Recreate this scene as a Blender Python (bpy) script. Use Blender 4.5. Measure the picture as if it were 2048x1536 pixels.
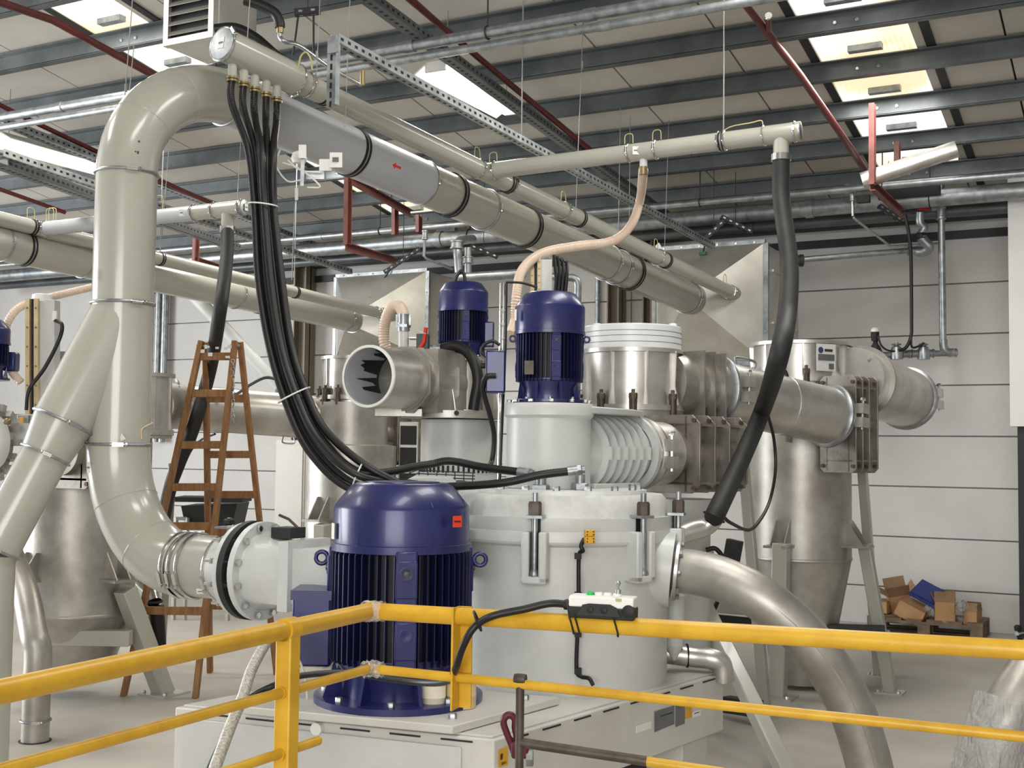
import bpy, math, random
from mathutils import Vector, Matrix
for o in list(bpy.data.objects): bpy.data.objects.remove(o)
S = bpy.context.scene
COL = S.collection
random.seed(7)
PI = math.pi
# ------------------------------------------------------------------ camera
F = 2400.0; CX, CY = 1024.0, 768.0; EYE = 1.5
_y = math.radians(28); _t = math.atan(133/F); _r = math.radians(.71)
_fh = Vector((-math.sin(_y), math.cos(_y), 0)); _r0 = Vector((math.cos(_y), math.sin(_y), 0)); UPV = Vector((0, 0, 1))
FW = math.cos(_t)*_fh + math.sin(_t)*UPV
_u0 = -math.sin(_t)*_fh + math.cos(_t)*UPV
RC = math.cos(_r)*_r0 + math.sin(_r)*_u0
UC = -math.sin(_r)*_r0 + math.cos(_r)*_u0
CAM = Vector((0, 0, EYE))
cd = bpy.data.cameras.new('camera'); cam = bpy.data.objects.new('camera', cd); COL.objects.link(cam)
cd.sensor_fit = 'HORIZONTAL'; cd.sensor_width = 36.0; cd.lens = 36.0*F/2048.0; cd.clip_start = .05; cd.clip_end = 200
m = Matrix.Identity(4)
for i in range(3):
    m[i][0] = RC[i]; m[i][1] = UC[i]; m[i][2] = -FW[i]; m[i][3] = CAM[i]
cam.matrix_world = m
S.camera = cam
# ------------------------------------------------------------------ world and exposure
W = bpy.data.worlds.new('world'); S.world = W; W.use_nodes = True
bg = W.node_tree.nodes['Background']; bg.inputs[0].default_value = (.93, .97, 1.0, 1); bg.inputs[1].default_value = .28
S.view_settings.view_transform = 'Standard'; S.view_settings.look = 'None'
S.view_settings.exposure = 0.06; S.view_settings.gamma = 1.0; S.view_settings.use_curve_mapping = False
S.cycles.max_bounces = 8; S.cycles.diffuse_bounces = 4; S.cycles.glossy_bounces = 4; S.cycles.caustics_reflective = False
S.cycles.caustics_refractive = False; S.cycles.sample_clamp_indirect = 6

def ray(x, y): return FW + RC*((x-CX)/F) - UC*((y-CY)/F)
def U(x, y, d): return CAM + ray(x, y)*d                       # place at optical depth d
def UZ(x, y, z):
    r = ray(x, y); return CAM + r*((z-EYE)/r.z)                # place at height z
def UY(x, y, Y):
    r = ray(x, y); return CAM + r*(Y/r.y)                      # place at distance Y towards the back wall
def UX(x, y, X):
    r = ray(x, y); return CAM + r*(X/r.x)
def PJ(p):
    v = p-CAM; d = v.dot(FW); return (CX+F*v.dot(RC)/d, CY-F*v.dot(UC)/d, d)
def px(n, d): return n*d/F                                     # n photo pixels in metres at depth d
XA = Vector((1, 0, 0)); YA = Vector((0, 1, 0)); ZA = Vector((0, 0, 1))
YW = UZ(2020, 1268, 0).y                                       # back wall plane
ZR, RS = 3.75, .155                                            # roof height at the wall, roof pitch
def roofz(Y): return ZR + RS*(YW-Y)
def UR(x, y, h=0):
    r = ray(x, y); return CAM + r*((ZR+RS*YW-h-EYE)/(r.z+RS*r.y))

def area(name, loc, target, sx, sy, power, color=(1, 1, 1)):
    l = bpy.data.lights.new(name, 'AREA'); l.shape = 'RECTANGLE'; l.size = sx; l.size_y = sy; l.energy = power; l.color = color
    o = bpy.data.objects.new(name, l); COL.objects.link(o); o.location = loc
    o.rotation_euler = (Vector(target)-Vector(loc)).to_track_quat('-Z', 'Y').to_euler(); return o
# daylight: roof lights in two rows running down the roof, and the open gateway of the hall far to the left
SKYX = [(-1.96, -1.33), (-6.78, -6.25)]
area('gate_daylight', (-15.6, 1.8, 2.2), (0, 3.2, 1.6), 6.5, 3.8, 1150, (.94, .97, 1.0))
area('fill_light_behind', (1.0, -4.8, 2.3), (-3.0, 6.0, 1.2), 5.0, 3.4, 430, (1.0, .985, .96))  # fill light added behind the camera to lift the plinth's right face
for X0, X1 in SKYX:
    for Y in (2.6, 5.2, 7.9):
        area('rooflight_daylight', ((X0+X1)/2, Y, roofz(Y)-.20), ((X0+X1)/2, Y+.15, 0), .6, 1.6, 40, (1, .98, .93))

# ------------------------------------------------------------------ materials
def lin(c): return tuple((v/12.92 if v <= .04045 else ((v+.055)/1.055)**2.4) for v in [x/255 for x in c])
MATS = {}
def mat(name, col, metal=0, rough=.5, var=.12, scale=6, bump=0, col2=None, stretch=None, spec=.5, bscale=60, coat=0, rvar=.0):
    m = bpy.data.materials.new(name); m.use_nodes = True; nt = m.node_tree; b = nt.nodes['Principled BSDF']
    c = lin(col); c2 = lin(col2) if col2 else tuple(v*(1-var*2) for v in c)
    tc = nt.nodes.new('ShaderNodeTexCoord'); mp = nt.nodes.new('ShaderNodeMapping')
    nt.links.new(tc.outputs['Object'], mp.inputs[0])
    if stretch: mp.inputs['Scale'].default_value = stretch
    n = nt.nodes.new('ShaderNodeTexNoise'); n.inputs['Scale'].default_value = scale; n.inputs['Detail'].default_value = 6; n.inputs['Roughness'].default_value = .6
    nt.links.new(mp.outputs[0], n.inputs['Vector'])
    r = nt.nodes.new('ShaderNodeValToRGB'); r.color_ramp.elements[0].position = .35; r.color_ramp.elements[1].position = .62
    r.color_ramp.elements[0].color = (*c2, 1); r.color_ramp.elements[1].color = (*c, 1)
    nt.links.new(n.outputs['Fac'], r.inputs[0]); nt.links.new(r.outputs[0], b.inputs['Base Color'])
    b.inputs['Metallic'].default_value = metal; b.inputs['Roughness'].default_value = rough
    b.inputs['Specular IOR Level'].default_value = spec
    if coat: b.inputs['Coat Weight'].default_value = coat; b.inputs['Coat Roughness'].default_value = .12
    if rvar:
        mr = nt.nodes.new('ShaderNodeMapRange'); mr.inputs['To Min'].default_value = rough-rvar; mr.inputs['To Max'].default_value = rough+rvar
        nt.links.new(n.outputs['Fac'], mr.inputs['Value']); nt.links.new(mr.outputs[0], b.inputs['Roughness'])
    if bump:
        n2 = nt.nodes.new('ShaderNodeTexNoise'); n2.inputs['Scale'].default_value = bscale; n2.inputs['Detail'].default_value = 4
        nt.links.new(mp.outputs[0], n2.inputs['Vector'])
        bp = nt.nodes.new('ShaderNodeBump'); bp.inputs['Strength'].default_value = bump; bp.inputs['Distance'].default_value = .01
        nt.links.new(n2.outputs['Fac'], bp.inputs['Height']); nt.links.new(bp.outputs[0], b.inputs['Normal'])
    MATS[name] = m; return m
def emis(name, col, strength):
    m = mat(name, (230, 230, 225), 0, .6, .02)
    b = m.node_tree.nodes['Principled BSDF']; b.inputs['Emission Color'].default_value = (*lin(col), 1); b.inputs['Emission Strength'].default_value = strength
    return m
mat('concrete', (190, 185, 176), 0, .55, .07, 1.6, .12, (170, 164, 154), rvar=.12)
mat('wallpanel', (210, 208, 205), 0, .75, .03, 1.1, .05, (200, 198, 195))
mat('joint', (136, 134, 131), 0, .9)
mat('liner', (206, 202, 194), 0, .5, .05, 1.2, 0, (194, 190, 181))
mat('purlin', (108, 113, 114), .5, .42, .12, 3, 0, (84, 89, 91))
mat('darksteel', (50, 52, 53), .3, .55, .15, 5)
mat('bronze', (122, 112, 96), .2, .5, .08, 4)
mat('paint', (176, 175, 164), 0, .23, .02, 3, 0, (170, 169, 158), coat=.4)
mat('paintgrey', (190, 192, 196), 0, .34, .02, 3, 0, (182, 184, 188))
mat('machine', (206, 208, 206), 0, .34, .03, 4, .04, (196, 198, 196), bscale=90)
mat('machinelid', (222, 223, 220), 0, .45, .05, 14, .12, (202, 204, 201), bscale=60)
mat('plinth', (214, 213, 207), 0, .45, .05, 2.5, .05, (200, 197, 189), rvar=.1)
mat('stainless', (214, 211, 206), .75, .33, .1, 3, .05, (176, 172, 165), (1, 1, 1), bscale=30, rvar=.08)
mat('stainlessdull', (190, 187, 180), .75, .42, .14, 4, .06, (158, 153, 146), bscale=40, rvar=.08)
mat('ribplate', (162, 156, 149), .7, .42, .14, 5, .08, (128, 121, 113), bscale=40, rvar=.08)
mat('galv', (176, 180, 182), .85, .4, .1, 14, 0, (140, 145, 148))
mat('chrome', (215, 215, 212), 1, .18, .05, 10)
mat('alu', (214, 212, 204), .75, .4, .04, 2.2, 0, (190, 187, 176))
mat('blue', (30, 36, 98), .1, .33, .1, 8, 0, (24, 29, 80), coat=.25)
mat('blueworn', (34, 39, 100), .1, .34, .1, 5, 0, (27, 31, 82), coat=.25)
mat('bluefin_shaded', (19, 23, 62), .1, .4, .1, 8, 0, (15, 18, 50))  # darkened motor blue: the shade between close fins is in the colour
mat('bluecore_shaded', (9, 11, 28), .1, .6)  # near-black blue, shade in the gaps between fins painted in
mat('yellow', (222, 176, 50), 0, .36, .05, 9, .05, (202, 154, 36), bscale=50)
mat('hose', (17, 17, 18), 0, .45, .1, 30, 0, (12, 12, 13))
mat('hosegrey', (38, 39, 39), 0, .62, .1, 12, 0, (30, 31, 31))
mat('rubber', (20, 20, 20), 0, .6)
mat('steelbrown', (96, 86, 76), .5, .5, .2, 20)
mat('nutbrown', (88, 78, 70), .5, .45, .15, 20)
mat('wood', (156, 112, 68), 0, .6, .15, 8, .1, (124, 84, 46), (6, 6, 1))
mat('woodold', (122, 104, 84), 0, .8, .15, 8, .2, (92, 76, 60))
mat('card', (176, 138, 96), 0, .8, .08, 6, .05, (158, 122, 84))
mat('cardin', (148, 118, 88), 0, .85, .1, 6)
mat('redpipe', (98, 38, 35), 0, .42, .12, 6, 0, (78, 30, 28))
mat('redframe', (128, 76, 69), 0, .55, .12, 5, 0, (104, 56, 50))
mat('red', (206, 34, 30), 0, .4)
mat('redtag', (232, 70, 40), 0, .55)
mat('purple', (96, 34, 50), .2, .4)
mat('braid', (204, 200, 190), .2, .4, .2, 120, .3, (150, 146, 138), bscale=200)
mat('white', (234, 234, 230), 0, .45, .02)
mat('foam', (238, 230, 208), 0, .8, .05, 8)
mat('label', (236, 236, 232), 0, .6, .02)
mat('ink', (60, 60, 64), 0, .6)
mat('inkgrey', (112, 114, 116), 0, .6)
mat('inkblue', (58, 72, 120), 0, .6)
mat('green', (40, 196, 96), 0, .4)
mat('greenclip', (38, 96, 72), 0, .5)
mat('greendark', (34, 64, 54), .1, .45)
mat('wire', (150, 150, 147), .6, .45)
mat('earth', (190, 186, 118), 0, .5)
mat('boxblue', (52, 62, 132), 0, .6)
mat('brass', (164, 146, 108), .9, .35)
mat('yellowplug', (226, 170, 40), 0, .5)
mat('cream', (226, 204, 160), 0, .5)
mat('collar', (232, 234, 234), 0, .3, .03, 3)
emis('tube', (255, 246, 226), 26)
# translucent things
def glassy(name, col, trans, rough, alpha=None):
    m = mat(name, col, 0, rough, .04); b = m.node_tree.nodes['Principled BSDF']
    b.inputs['Transmission Weight'].default_value = trans
    if alpha is not None: b.inputs['Alpha'].default_value = alpha
    return m
glassy('hoseclear', (238, 214, 194), .12, .3)
m = glassy('film', (236, 236, 234), .1, .1, .34)
_n = m.node_tree; _b = _n.nodes['Principled BSDF']; _t2 = _n.nodes.new('ShaderNodeTexNoise'); _t2.inputs['Scale'].default_value = 26; _t2.inputs['Distortion'].default_value = 1.6
_c2 = _n.nodes.new('ShaderNodeTexCoord'); _m2 = _n.nodes.new('ShaderNodeMapping'); _m2.inputs['Scale'].default_value = (1, 1, .35); _m2.inputs['Rotation'].default_value = (.3, .5, 0)
_p = _n.nodes.new('ShaderNodeBump'); _p.inputs['Strength'].default_value = 1; _p.inputs['Distance'].default_value = .03
_n.links.new(_c2.outputs['Object'], _m2.inputs[0]); _n.links.new(_m2.outputs[0], _t2.inputs['Vector']); _n.links.new(_t2.outputs['Fac'], _p.inputs['Height']); _n.links.new(_p.outputs[0], _b.inputs['Normal'])
# roof lights: ribbed translucent sheets with the sky behind them, so they are themselves the source of daylight
def skymat():
    m = bpy.data.materials.new('rooflight'); m.use_nodes = True; nt = m.node_tree; b = nt.nodes['Principled BSDF']
    tc = nt.nodes.new('ShaderNodeTexCoord'); w = nt.nodes.new('ShaderNodeTexWave'); w.inputs['Scale'].default_value = 9; w.bands_direction = 'X'
    n = nt.nodes.new('ShaderNodeTexNoise'); n.inputs['Scale'].default_value = 1.6
    nt.links.new(tc.outputs['Object'], w.inputs[0]); nt.links.new(tc.outputs['Object'], n.inputs[0])
    r = nt.nodes.new('ShaderNodeValToRGB'); e = r.color_ramp.elements
    e[0].position = .40; e[0].color = (*lin((214, 200, 160)), 1); e[1].position = .62; e[1].color = (1, 1, .96, 1)
    ad = nt.nodes.new('ShaderNodeMath'); ad.operation = 'MULTIPLY_ADD'; ad.inputs[1].default_value = .05
    nt.links.new(w.outputs['Fac'], ad.inputs[0]); nt.links.new(n.outputs['Fac'], ad.inputs[2]); nt.links.new(ad.outputs[0], r.inputs[0])
    nt.links.new(r.outputs[0], b.inputs['Emission Color']); b.inputs['Emission Strength'].default_value = 1.25
    b.inputs['Base Color'].default_value = (.7, .66, .55, 1); b.inputs['Roughness'].default_value = .5
    MATS['rooflight'] = m
skymat()

# ------------------------------------------------------------------ mesh building
def fr(w):
    w = w.normalized(); a = ZA if abs(w.z) < .9 else XA
    u = a.cross(w).normalized(); return u, w.cross(u), w
class B:
    def __init__(s): s.v = []; s.f = []
    def add(s, vs, fs):
        o = len(s.v); s.v += [tuple(v) for v in vs]; s.f += [tuple(i+o for i in f) for f in fs]; return s
    def rings(s, rs, cap0=True, cap1=True, closed=False):
        n = len(rs[0]); vs = [p for r in rs for p in r]; fs = []; k = len(rs)
        for i in range(k if closed else k-1):
            j = (i+1) % k
            for q in range(n): fs.append((i*n+q, i*n+(q+1) % n, j*n+(q+1) % n, j*n+q))
        if cap0 and not closed: fs.append(tuple(range(n-1, -1, -1)))
        if cap1 and not closed: fs.append(tuple((k-1)*n+q for q in range(n)))
        return s.add(vs, fs)
    def lathe(s, o, ax, prof, n=32, cap0=True, cap1=True, a0=0):
        u, v, w = fr(ax)
        return s.rings([[o+w*h+u*(r*math.cos(a0+2*PI*q/n))+v*(r*math.sin(a0+2*PI*q/n)) for q in range(n)] for r, h in prof], cap0, cap1)
    def cyl(s, a, b, r, r2=None, n=20, cap=True):
        return s.lathe(a, b-a, [(r, 0), (r if r2 is None else r2, (b-a).length)], n, cap, cap)
    def pipe(s, a, b, ro, ri, n=32):   # open pipe with wall thickness
        L = (b-a).length
        u, v, w = fr(b-a); pr = [(ro, 0), (ro, L), (ri, L), (ri, 0)]
        return s.rings([[a+w*h+u*(r*math.cos(2*PI*q/n))+v*(r*math.sin(2*PI*q/n)) for q in range(n)] for r, h in pr], closed=True)
    def torus(s, c, ax, R, r, n=32, k=8, a0=0, a1=2*PI):
        u, v, w = fr(ax); full = abs(a1-a0-2*PI) < 1e-6; rs = []
        m_ = n if full else n+1
        for i in range(m_):
            t = a0+(a1-a0)*i/n; d = u*math.cos(t)+v*math.sin(t)
            rs.append([c+d*(R+r*math.cos(2*PI*q/k))+w*(r*math.sin(2*PI*q/k)) for q in range(k)])
        return s.rings(rs, closed=full)
    def tube(s, pts, r, n=12, cap=True):
        pts = [Vector(p) for p in pts]; rs = []; t = (pts[1]-pts[0]).normalized(); u, v, w = fr(t)
        for i, p in enumerate(pts):
            t2 = (pts[min(i+1, len(pts)-1)]-pts[max(i-1, 0)]).normalized()
            q = t.rotation_difference(t2); u = q @ u; u = (u-t2*u.dot(t2)).normalized(); v = t2.cross(u); t = t2
            rr = r[i] if isinstance(r, (list, tuple)) else r
            rs.append([p+u*(rr*math.cos(2*PI*k/n))+v*(rr*math.sin(2*PI*k/n)) for k in range(n)])
        return s.rings(rs, cap, cap)
    def box(s, c, a, b, d):   # centre and three half vectors
        vs = [c+a*i+b*j+d*k for k in (-1, 1) for j in (-1, 1) for i in (-1, 1)]
        fs = [(0, 2, 3, 1), (4, 5, 7, 6), (0, 1, 5, 4), (2, 6, 7, 3), (0, 4, 6, 2), (1, 3, 7, 5)]
        if a.cross(b).dot(d) < 0: fs = [f[::-1] for f in fs]
        return s.add(vs, fs)
    def abox(s, x0, x1, y0, y1, z0, z1):
        return s.box(Vector(((x0+x1)/2, (y0+y1)/2, (z0+z1)/2)), XA*(x1-x0)/2, YA*(y1-y0)/2, ZA*(z1-z0)/2)
    def bar(s, a, b, w, h, up=None):   # rectangular bar from a to b, width w across, h in the up direction
        t = (b-a).normalized(); up = up or (ZA if abs(t.z) < .95 else XA); sd = t.cross(up).normalized(); u2 = sd.cross(t)
        return s.box((a+b)/2, (b-a)/2, sd*w/2, u2*h/2)
    def prism(s, poly, e):
        n = len(poly); nn = Vector((0, 0, 0))
        for i in range(n): nn += Vector(poly[i]).cross(Vector(poly[(i+1) % n]))
        if nn.dot(e) > 0: poly = poly[::-1]
        vs = list(poly)+[Vector(p)+e for p in poly]
        return s.add(vs, [tuple(range(n)), tuple(range(2*n-1, n-1, -1))]+[(i, i+n, (i+1) % n+n, (i+1) % n) for i in range(n)])
    def hexb(s, c, ax, r, h): return s.lathe(c, ax, [(r, 0), (r, h*.85), (r*.85, h)], 6)
    def obj(s, name, m, parent=None, sharp=38, bevel=0, smooth=True):
        me = bpy.data.meshes.new(name); me.from_pydata(s.v, [], s.f); me.materials.append(MATS[m])
        if smooth: me.shade_smooth(); me.set_sharp_from_angle(angle=math.radians(sharp))
        o = bpy.data.objects.new(name, me); COL.objects.link(o)
        if parent is not None:
            o.parent = parent; o.matrix_parent_inverse = wm(parent).inverted()
        if bevel:
            bm = o.modifiers.new('bevel', 'BEVEL'); bm.width = bevel; bm.segments = 2; bm.limit_method = 'ANGLE'; bm.angle_limit = math.radians(40)
        return o
def wm(o): return Matrix.Translation(o.location) if o.type == 'EMPTY' else Matrix.Identity(4)
def T(name, label, cat, loc, group=None):
    o = bpy.data.objects.new(name, None); COL.objects.link(o); o.location = loc; o.empty_display_size = .05
    o['label'] = label; o['category'] = cat; o['kind'] = 'thing'
    if group: o['group'] = group
    return o
def tag(o, label, cat, group=None):
    o['label'] = label; o['category'] = cat; o['kind'] = 'thing'
    if group: o['group'] = group
    return o
def struct(o, kind='structure'): o['kind'] = kind; return o
def smooth_path(pts, k=8):      # Catmull-Rom through the points
    P = [Vector(p) for p in pts]; P = [P[0]*2-P[1]]+P+[P[-1]*2-P[-2]]; out = []
    for i in range(1, len(P)-2):
        a, b, c, d = P[i-1:i+3]
        for q in range(k):
            t = q/k
            out.append(.5*((2*b)+(c-a)*t+(2*a-5*b+4*c-d)*t*t+(3*b-a-3*c+d)*t**3))
    out.append(P[-2]); return out
def resample(pts, step):
    out = [pts[0]]; acc = 0
    for a, b in zip(pts, pts[1:]):
        L = (b-a).length; t = step-acc
        while t <= L: out.append(a+(b-a)*(t/L)); t += step
        acc = L-(t-step)
    return out
def corrugated(pts, r, pitch, depth, n=12):
    p = resample(smooth_path(pts, 16), pitch/2); b = B()
    return b.tube(p, [r if i % 2 else r-depth for i in range(len(p))], n)
def bend(c, a, bdir, R, n=14, t0=0, t1=PI/2):   # quarter bend: start at c along a, turning towards bdir
    return [c+a*(R*math.sin(t0+(t1-t0)*i/n))+bdir*(R*(1-math.cos(t0+(t1-t0)*i/n))) for i in range(n+1)]
def clamp(parent, c, ax, R, side=None, m='galv', r=None, latch=True):   # ring clamp with a latch
    r = r or max(.006, R*.055)
    o = B().torus(c, ax, R+r*.4, r, 36, 8).obj('ring_clamp', m, parent)
    if latch:
        u, v, w = fr(ax); s_ = side or (u*-1)
        s_ = (s_-w*s_.dot(w)).normalized(); t_ = w.cross(s_)
        p = c+s_*(R+r*1.2)
        b = B().box(p, s_*r*1.1, t_*r*3.2, w*r*1.2); b.cyl(p-t_*r*4.5+s_*r*.6, p+t_*r*4.5+s_*r*.6, r*.55, n=8)
        b.hexb(p+t_*r*4+s_*r*.6, t_, r*1.2, r*1.4)
        b.obj('clamp_latch', 'chrome', o)
    return o
def band(parent, c, ax, R, w=.012, name='hanger_band'):   # double rubber lined band of a pipe hanger
    b = B(); a = ax.normalized()
    for k in (-1, 1): b.lathe(c+a*(k*w*1.1-w*.6), a, [(R, 0), (R+w*.5, 0), (R+w*.5, w*1.2), (R, w*1.2)], 36, False, False)
    o = b.obj(name, 'rubber', parent)
    B().lathe(c-a*w*.5, a, [(R, 0), (R+w*.35, 0), (R+w*.35, w), (R, w)], 36, False, False).obj('band_strip', 'galv', o)
    return o
def sticker(parent, c, nrm, up, w, h, name='label_plate', m='label', lines=2, ink='inkgrey', off=.002):
    nrm = nrm.normalized(); up = (up-nrm*up.dot(nrm)).normalized(); s_ = up.cross(nrm)
    o = B().box(c+nrm*off, s_*w/2, up*h/2, nrm*.001).obj(name, m, parent)
    if lines:
        b = B(); lines = 1
        for i in range(lines): b.box(c+nrm*(off+.0015)+up*h*(.22-.4*i/max(1, lines-1) if lines > 1 else 0)-s_*w*.06*(i % 2), s_*w*(.36-.06*(i % 2)), up*h*.08, nrm*.0006)
        b.obj('print', ink, o if o.parent is None or o.parent.type == 'EMPTY' else o.parent)
    return o
# ================================================================== the hall
def online(a, b, x):     # point of the line a-b that shows at photo column x
    lo, hi = 0., 1.
    f = lambda s: PJ(a+(b-a)*s)[0]-x
    s0, s1 = -0.5, 1.5
    for _ in range(50):
        sm = (s0+s1)/2
        if (f(sm) > 0) == (f(s1) > 0): s1 = sm
        else: s0 = sm
    return a+(b-a)*((s0+s1)/2)
struct(B().abox(-16, 4, -5, YW+.3, -.2, 0).obj('floor', 'concrete'))
# back wall: backing sheet and its horizontal panels with recessed joints
wb = struct(B().abox(-11.0, 2.2, YW+.02, YW+.3, 0, 4.0).obj('wall_back', 'joint'))
xs = [-10.95, UY(606, 700, YW).x, UY(1262, 700, YW).x, 2.15]
zs = [0]+[.333+.446*k for k in range(9)]
for i in range(len(xs)-1):
    for j in range(len(zs)-1):
        g = .006
        B().abox(xs[i]+g, xs[i+1]-g, YW, YW+.06, zs[j]+(g if j else 0), zs[j+1]-g).obj('panel', 'wallpanel', wb, bevel=.003)
struct(B().abox(-16, -11.0, YW-.04, YW+.3, 0, 4.0).obj('wall_left', 'wallpanel'))
# steel columns in front of the wall
def column(x, wpx, d, label, m='bronze'):
    p = UY(x, 700, YW-.12); w = px(wpx, d)
    t = T('steel_column', label, 'column', (p.x, p.y, 0))
    b = B(); zt = roofz(p.y)-.02
    b.abox(p.x-w/2, p.x-w/2+.014, p.y-.09, p.y+.09, 0, zt); b.abox(p.x+w/2-.014, p.x+w/2, p.y-.09, p.y+.09, 0, zt)
    b.obj('flange', m, t); B().abox(p.x-w/2, p.x+w/2, p.y-.008, p.y+.008, 0, zt).obj('web', m, t)
    B().abox(p.x-w/2-.03, p.x+w/2+.03, p.y-.12, p.y+.12, 0, .015).obj('base_plate', m, t)
    return t
column(607, 30, 13.4, 'bronze steel column behind the middle stainless tank, by the long pipes')
column(1232, 26, 11.8, 'dark steel column rising behind the white collar')
column(1300, 20, 11.6, 'bronze steel column beside the right filter hood')
# roof: liner sheets, rooflights and purlins
cl = struct(B().prism([Vector((x, y, roofz(y)+.05)) for x, y in ((-16, -5), (4, -5), (4, YW+.3), (-16, YW+.3))], ZA*.03).obj('ceiling', 'darksteel'))
edges = [-16]
x = -15.4
while x < 4:
    edges.append(x); x += .86
edges = [e for e in edges if not any(a-.2 < e < b+.2 for a, b in SKYX)]+[e for ab in SKYX for e in ab]+[4]
edges.sort()
Y0 = 7.53-.66*18
for a, b in zip(edges, edges[1:]):
    sky = any(abs(a-s0) < .01 for s0, s1 in SKYX)
    for k in range(0, 24, 3 if not sky else 1):
        ya = Y0+.66*k; yb = min(ya+.66*(3 if not sky else 1), YW+.28)
        if ya > YW+.2: continue
        g = .007
        B().prism([Vector((u, v, roofz(v))) for u, v in ((a+g, ya+.004), (b-g, ya+.004), (b-g, yb-.004), (a+g, yb-.004))], ZA*.04).obj('rooflight_pane' if sky and 9.95 > ya else 'liner_sheet', 'rooflight' if sky and 9.95 > ya else 'liner', cl, smooth=False)
# dark corner strips along the edge of each rooflight row, and short brackets on the panes
for s0, s1 in SKYX:
    for xe in (s0-.03, s1+.10):
        B().prism([Vector((u, v, roofz(v)-.012)) for u, v in ((xe-.03, 3), (xe+.03, 3), (xe+.03, YW), (xe-.03, YW))], ZA*.01).obj('edge_strip', 'darksteel', cl)
    for k in range(14, 23):
        ya = Y0+.66*k+.44
        B().abox(s0+.22, s0+.44, ya, ya+.06, roofz(ya)-.05, roofz(ya)-.01).obj('rooflight_bracket', 'galv', cl)
H_P = .118
for k in range(4, 23):
    Y = Y0+.66*k
    z = roofz(Y)
    b = B()
    b.abox(-16, 3.9, Y-.004, Y+.004, z-H_P, z-.005)                         # web
    b.abox(-16, 3.9, Y-.004, Y+.06, z-H_P-.004, z-H_P+.004)                 # lower flange
    b.abox(-16, 3.9, Y-.06, Y+.004, z-.014, z-.006)                         # upper flange
    b.abox(-16, 3.9, Y+.052, Y+.06, z-H_P, z-H_P+.02)
    p = b.obj('purlin', 'purlin', cl, smooth=False)
    bb = B()
    for s0, s1 in SKYX:
        for dx in (.24, .38): bb.hexb(Vector((s0+dx, Y-.004, z-.07)), -YA, .013, .01)
    bb.obj('bolt', 'chrome', p)
# eaves beam on top of the wall, lower dark rail
struct(B().abox(-11, 2.2, YW-.14, YW+.02, 3.56, 3.85).obj('trim_1', 'darksteel'))
struct(B().abox(-11, 2.2, YW-.05, YW+.02, 3.40, 3.47).obj('trim_2', 'darksteel'))
# white column at the right edge, dark post under it
p = U(2040, 700, 9.6)
t = T('column_casing', 'white boxed column at the right edge of the picture', 'column', (p.x, p.y, 0))
B().abox(p.x-.07, p.x+.18, p.y-.1, p.y+.1, 1.74, roofz(p.y)).obj('casing', 'white', t)
B().abox(p.x-.02, p.x+.18, p.y-.06, p.y+.06, 0, 1.74).obj('post', 'darksteel', t)
# enclosing walls behind the camera and at the sides, with the gateways left open
struct(B().abox(-16, 4, -5.2, -5, 3.6, 6.4).obj('wall_behind', 'wallpanel'))
struct(B().abox(4, 4.2, -5, YW+.3, 0, 6.4).obj('wall_right', 'wallpanel'))
# ------------------------------------------------------------------ lights
def batten(X, Ya, Yb, z, label, w=1.25):
    t = T('light_fixture', label, 'light', (X, (Ya+Yb)/2, z))
    B().prism([Vector((X+a, Ya, z+h)) for a, h in ((-.10*w, -.02), (-.04*w, .05), (.04*w, .05), (.10*w, -.02), (.095*w, -.025), (.035*w, .04), (-.035*w, .04), (-.095*w, -.025))], YA*(Yb-Ya)).obj('reflector', 'white', t, smooth=False)
    for s in (-1, 1): B().cyl(Vector((X+s*.045*w, Ya+.02, z+.002)), Vector((X+s*.045*w, Yb-.02, z+.002)), .016, n=10).obj('lamp_tube', 'tube', t)
    for y in (Ya+.012, Yb-.012): B().abox(X-.08, X+.08, y-.012, y+.012, z-.015, z+.045).obj('end_cap', 'white', t)
    for y in (Ya+.15, Yb-.15): B().cyl(Vector((X, y, z+.05)), Vector((X, y, roofz(y)-.01)), .003, n=6).obj('suspension_rod', 'wire', t)
    l = area('lamp_light', (X, (Ya+Yb)/2, z-.03), (X, (Ya+Yb)/2, 0), .16, Yb-Ya, 22, (1, .95, .84)); l.parent = t; l.matrix_parent_inverse = wm(t).inverted()
    return t
batten(-4.08, 6.55, 7.68, 3.98, 'glowing twin tube ceiling light near the middle of the roof', 1.7)
batten(-8.25, 6.5, 7.75, 3.98, 'glowing twin tube ceiling light at the left behind the bent duct', 2.0)
def perf(b, a, c, w, up=None): pass
def tray(a, c, w, h, label, name='cable_tray', m='purlin', up=ZA, slots=True, cat='cable tray', mslot='rubber'):
    t = T(name, label, cat, (a+c)/2); d = (c-a).normalized(); s_ = d.cross(up).normalized(); u_ = s_.cross(d)
    b = B(); th = .003
    b.box((a+c)/2, (c-a)/2, s_*w/2, u_*th/2)
    for k in (-1, 1): b.box((a+c)/2+s_*k*w/2+u_*h/2, (c-a)/2, s_*th/2, u_*h/2)
    b.obj('channel', m, t, smooth=False)
    if slots:
        L = (c-a).length; n = int(L/.055); bb = B()
        for i in range(n):
            q = a+d*((i+.5)*L/n)
            for k in (-1, 1): bb.box(q+s_*k*(w/2+.0018)+u_*h*.5, d*.011, s_*.0006, u_*h*.16)
            bb.box(q-u_*(.0022), d*.011, s_*w*.12, u_*.0006)
        o = bb.obj('slot', mslot, t, smooth=False); o['kind'] = 'stuff'
    return t
tray(Vector((-3.9, 4.2, 4.15)), Vector((-3.9, 10.7, 3.62)), .09, .05, 'dark perforated cable tray along the roof beside the lit tube light')
tray(Vector((-8.0, 5.6, 4.1)), Vector((-8.0, 10.6, 3.66)), .10, .05, 'perforated cable tray beside the left tube light', m='galv')
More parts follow.
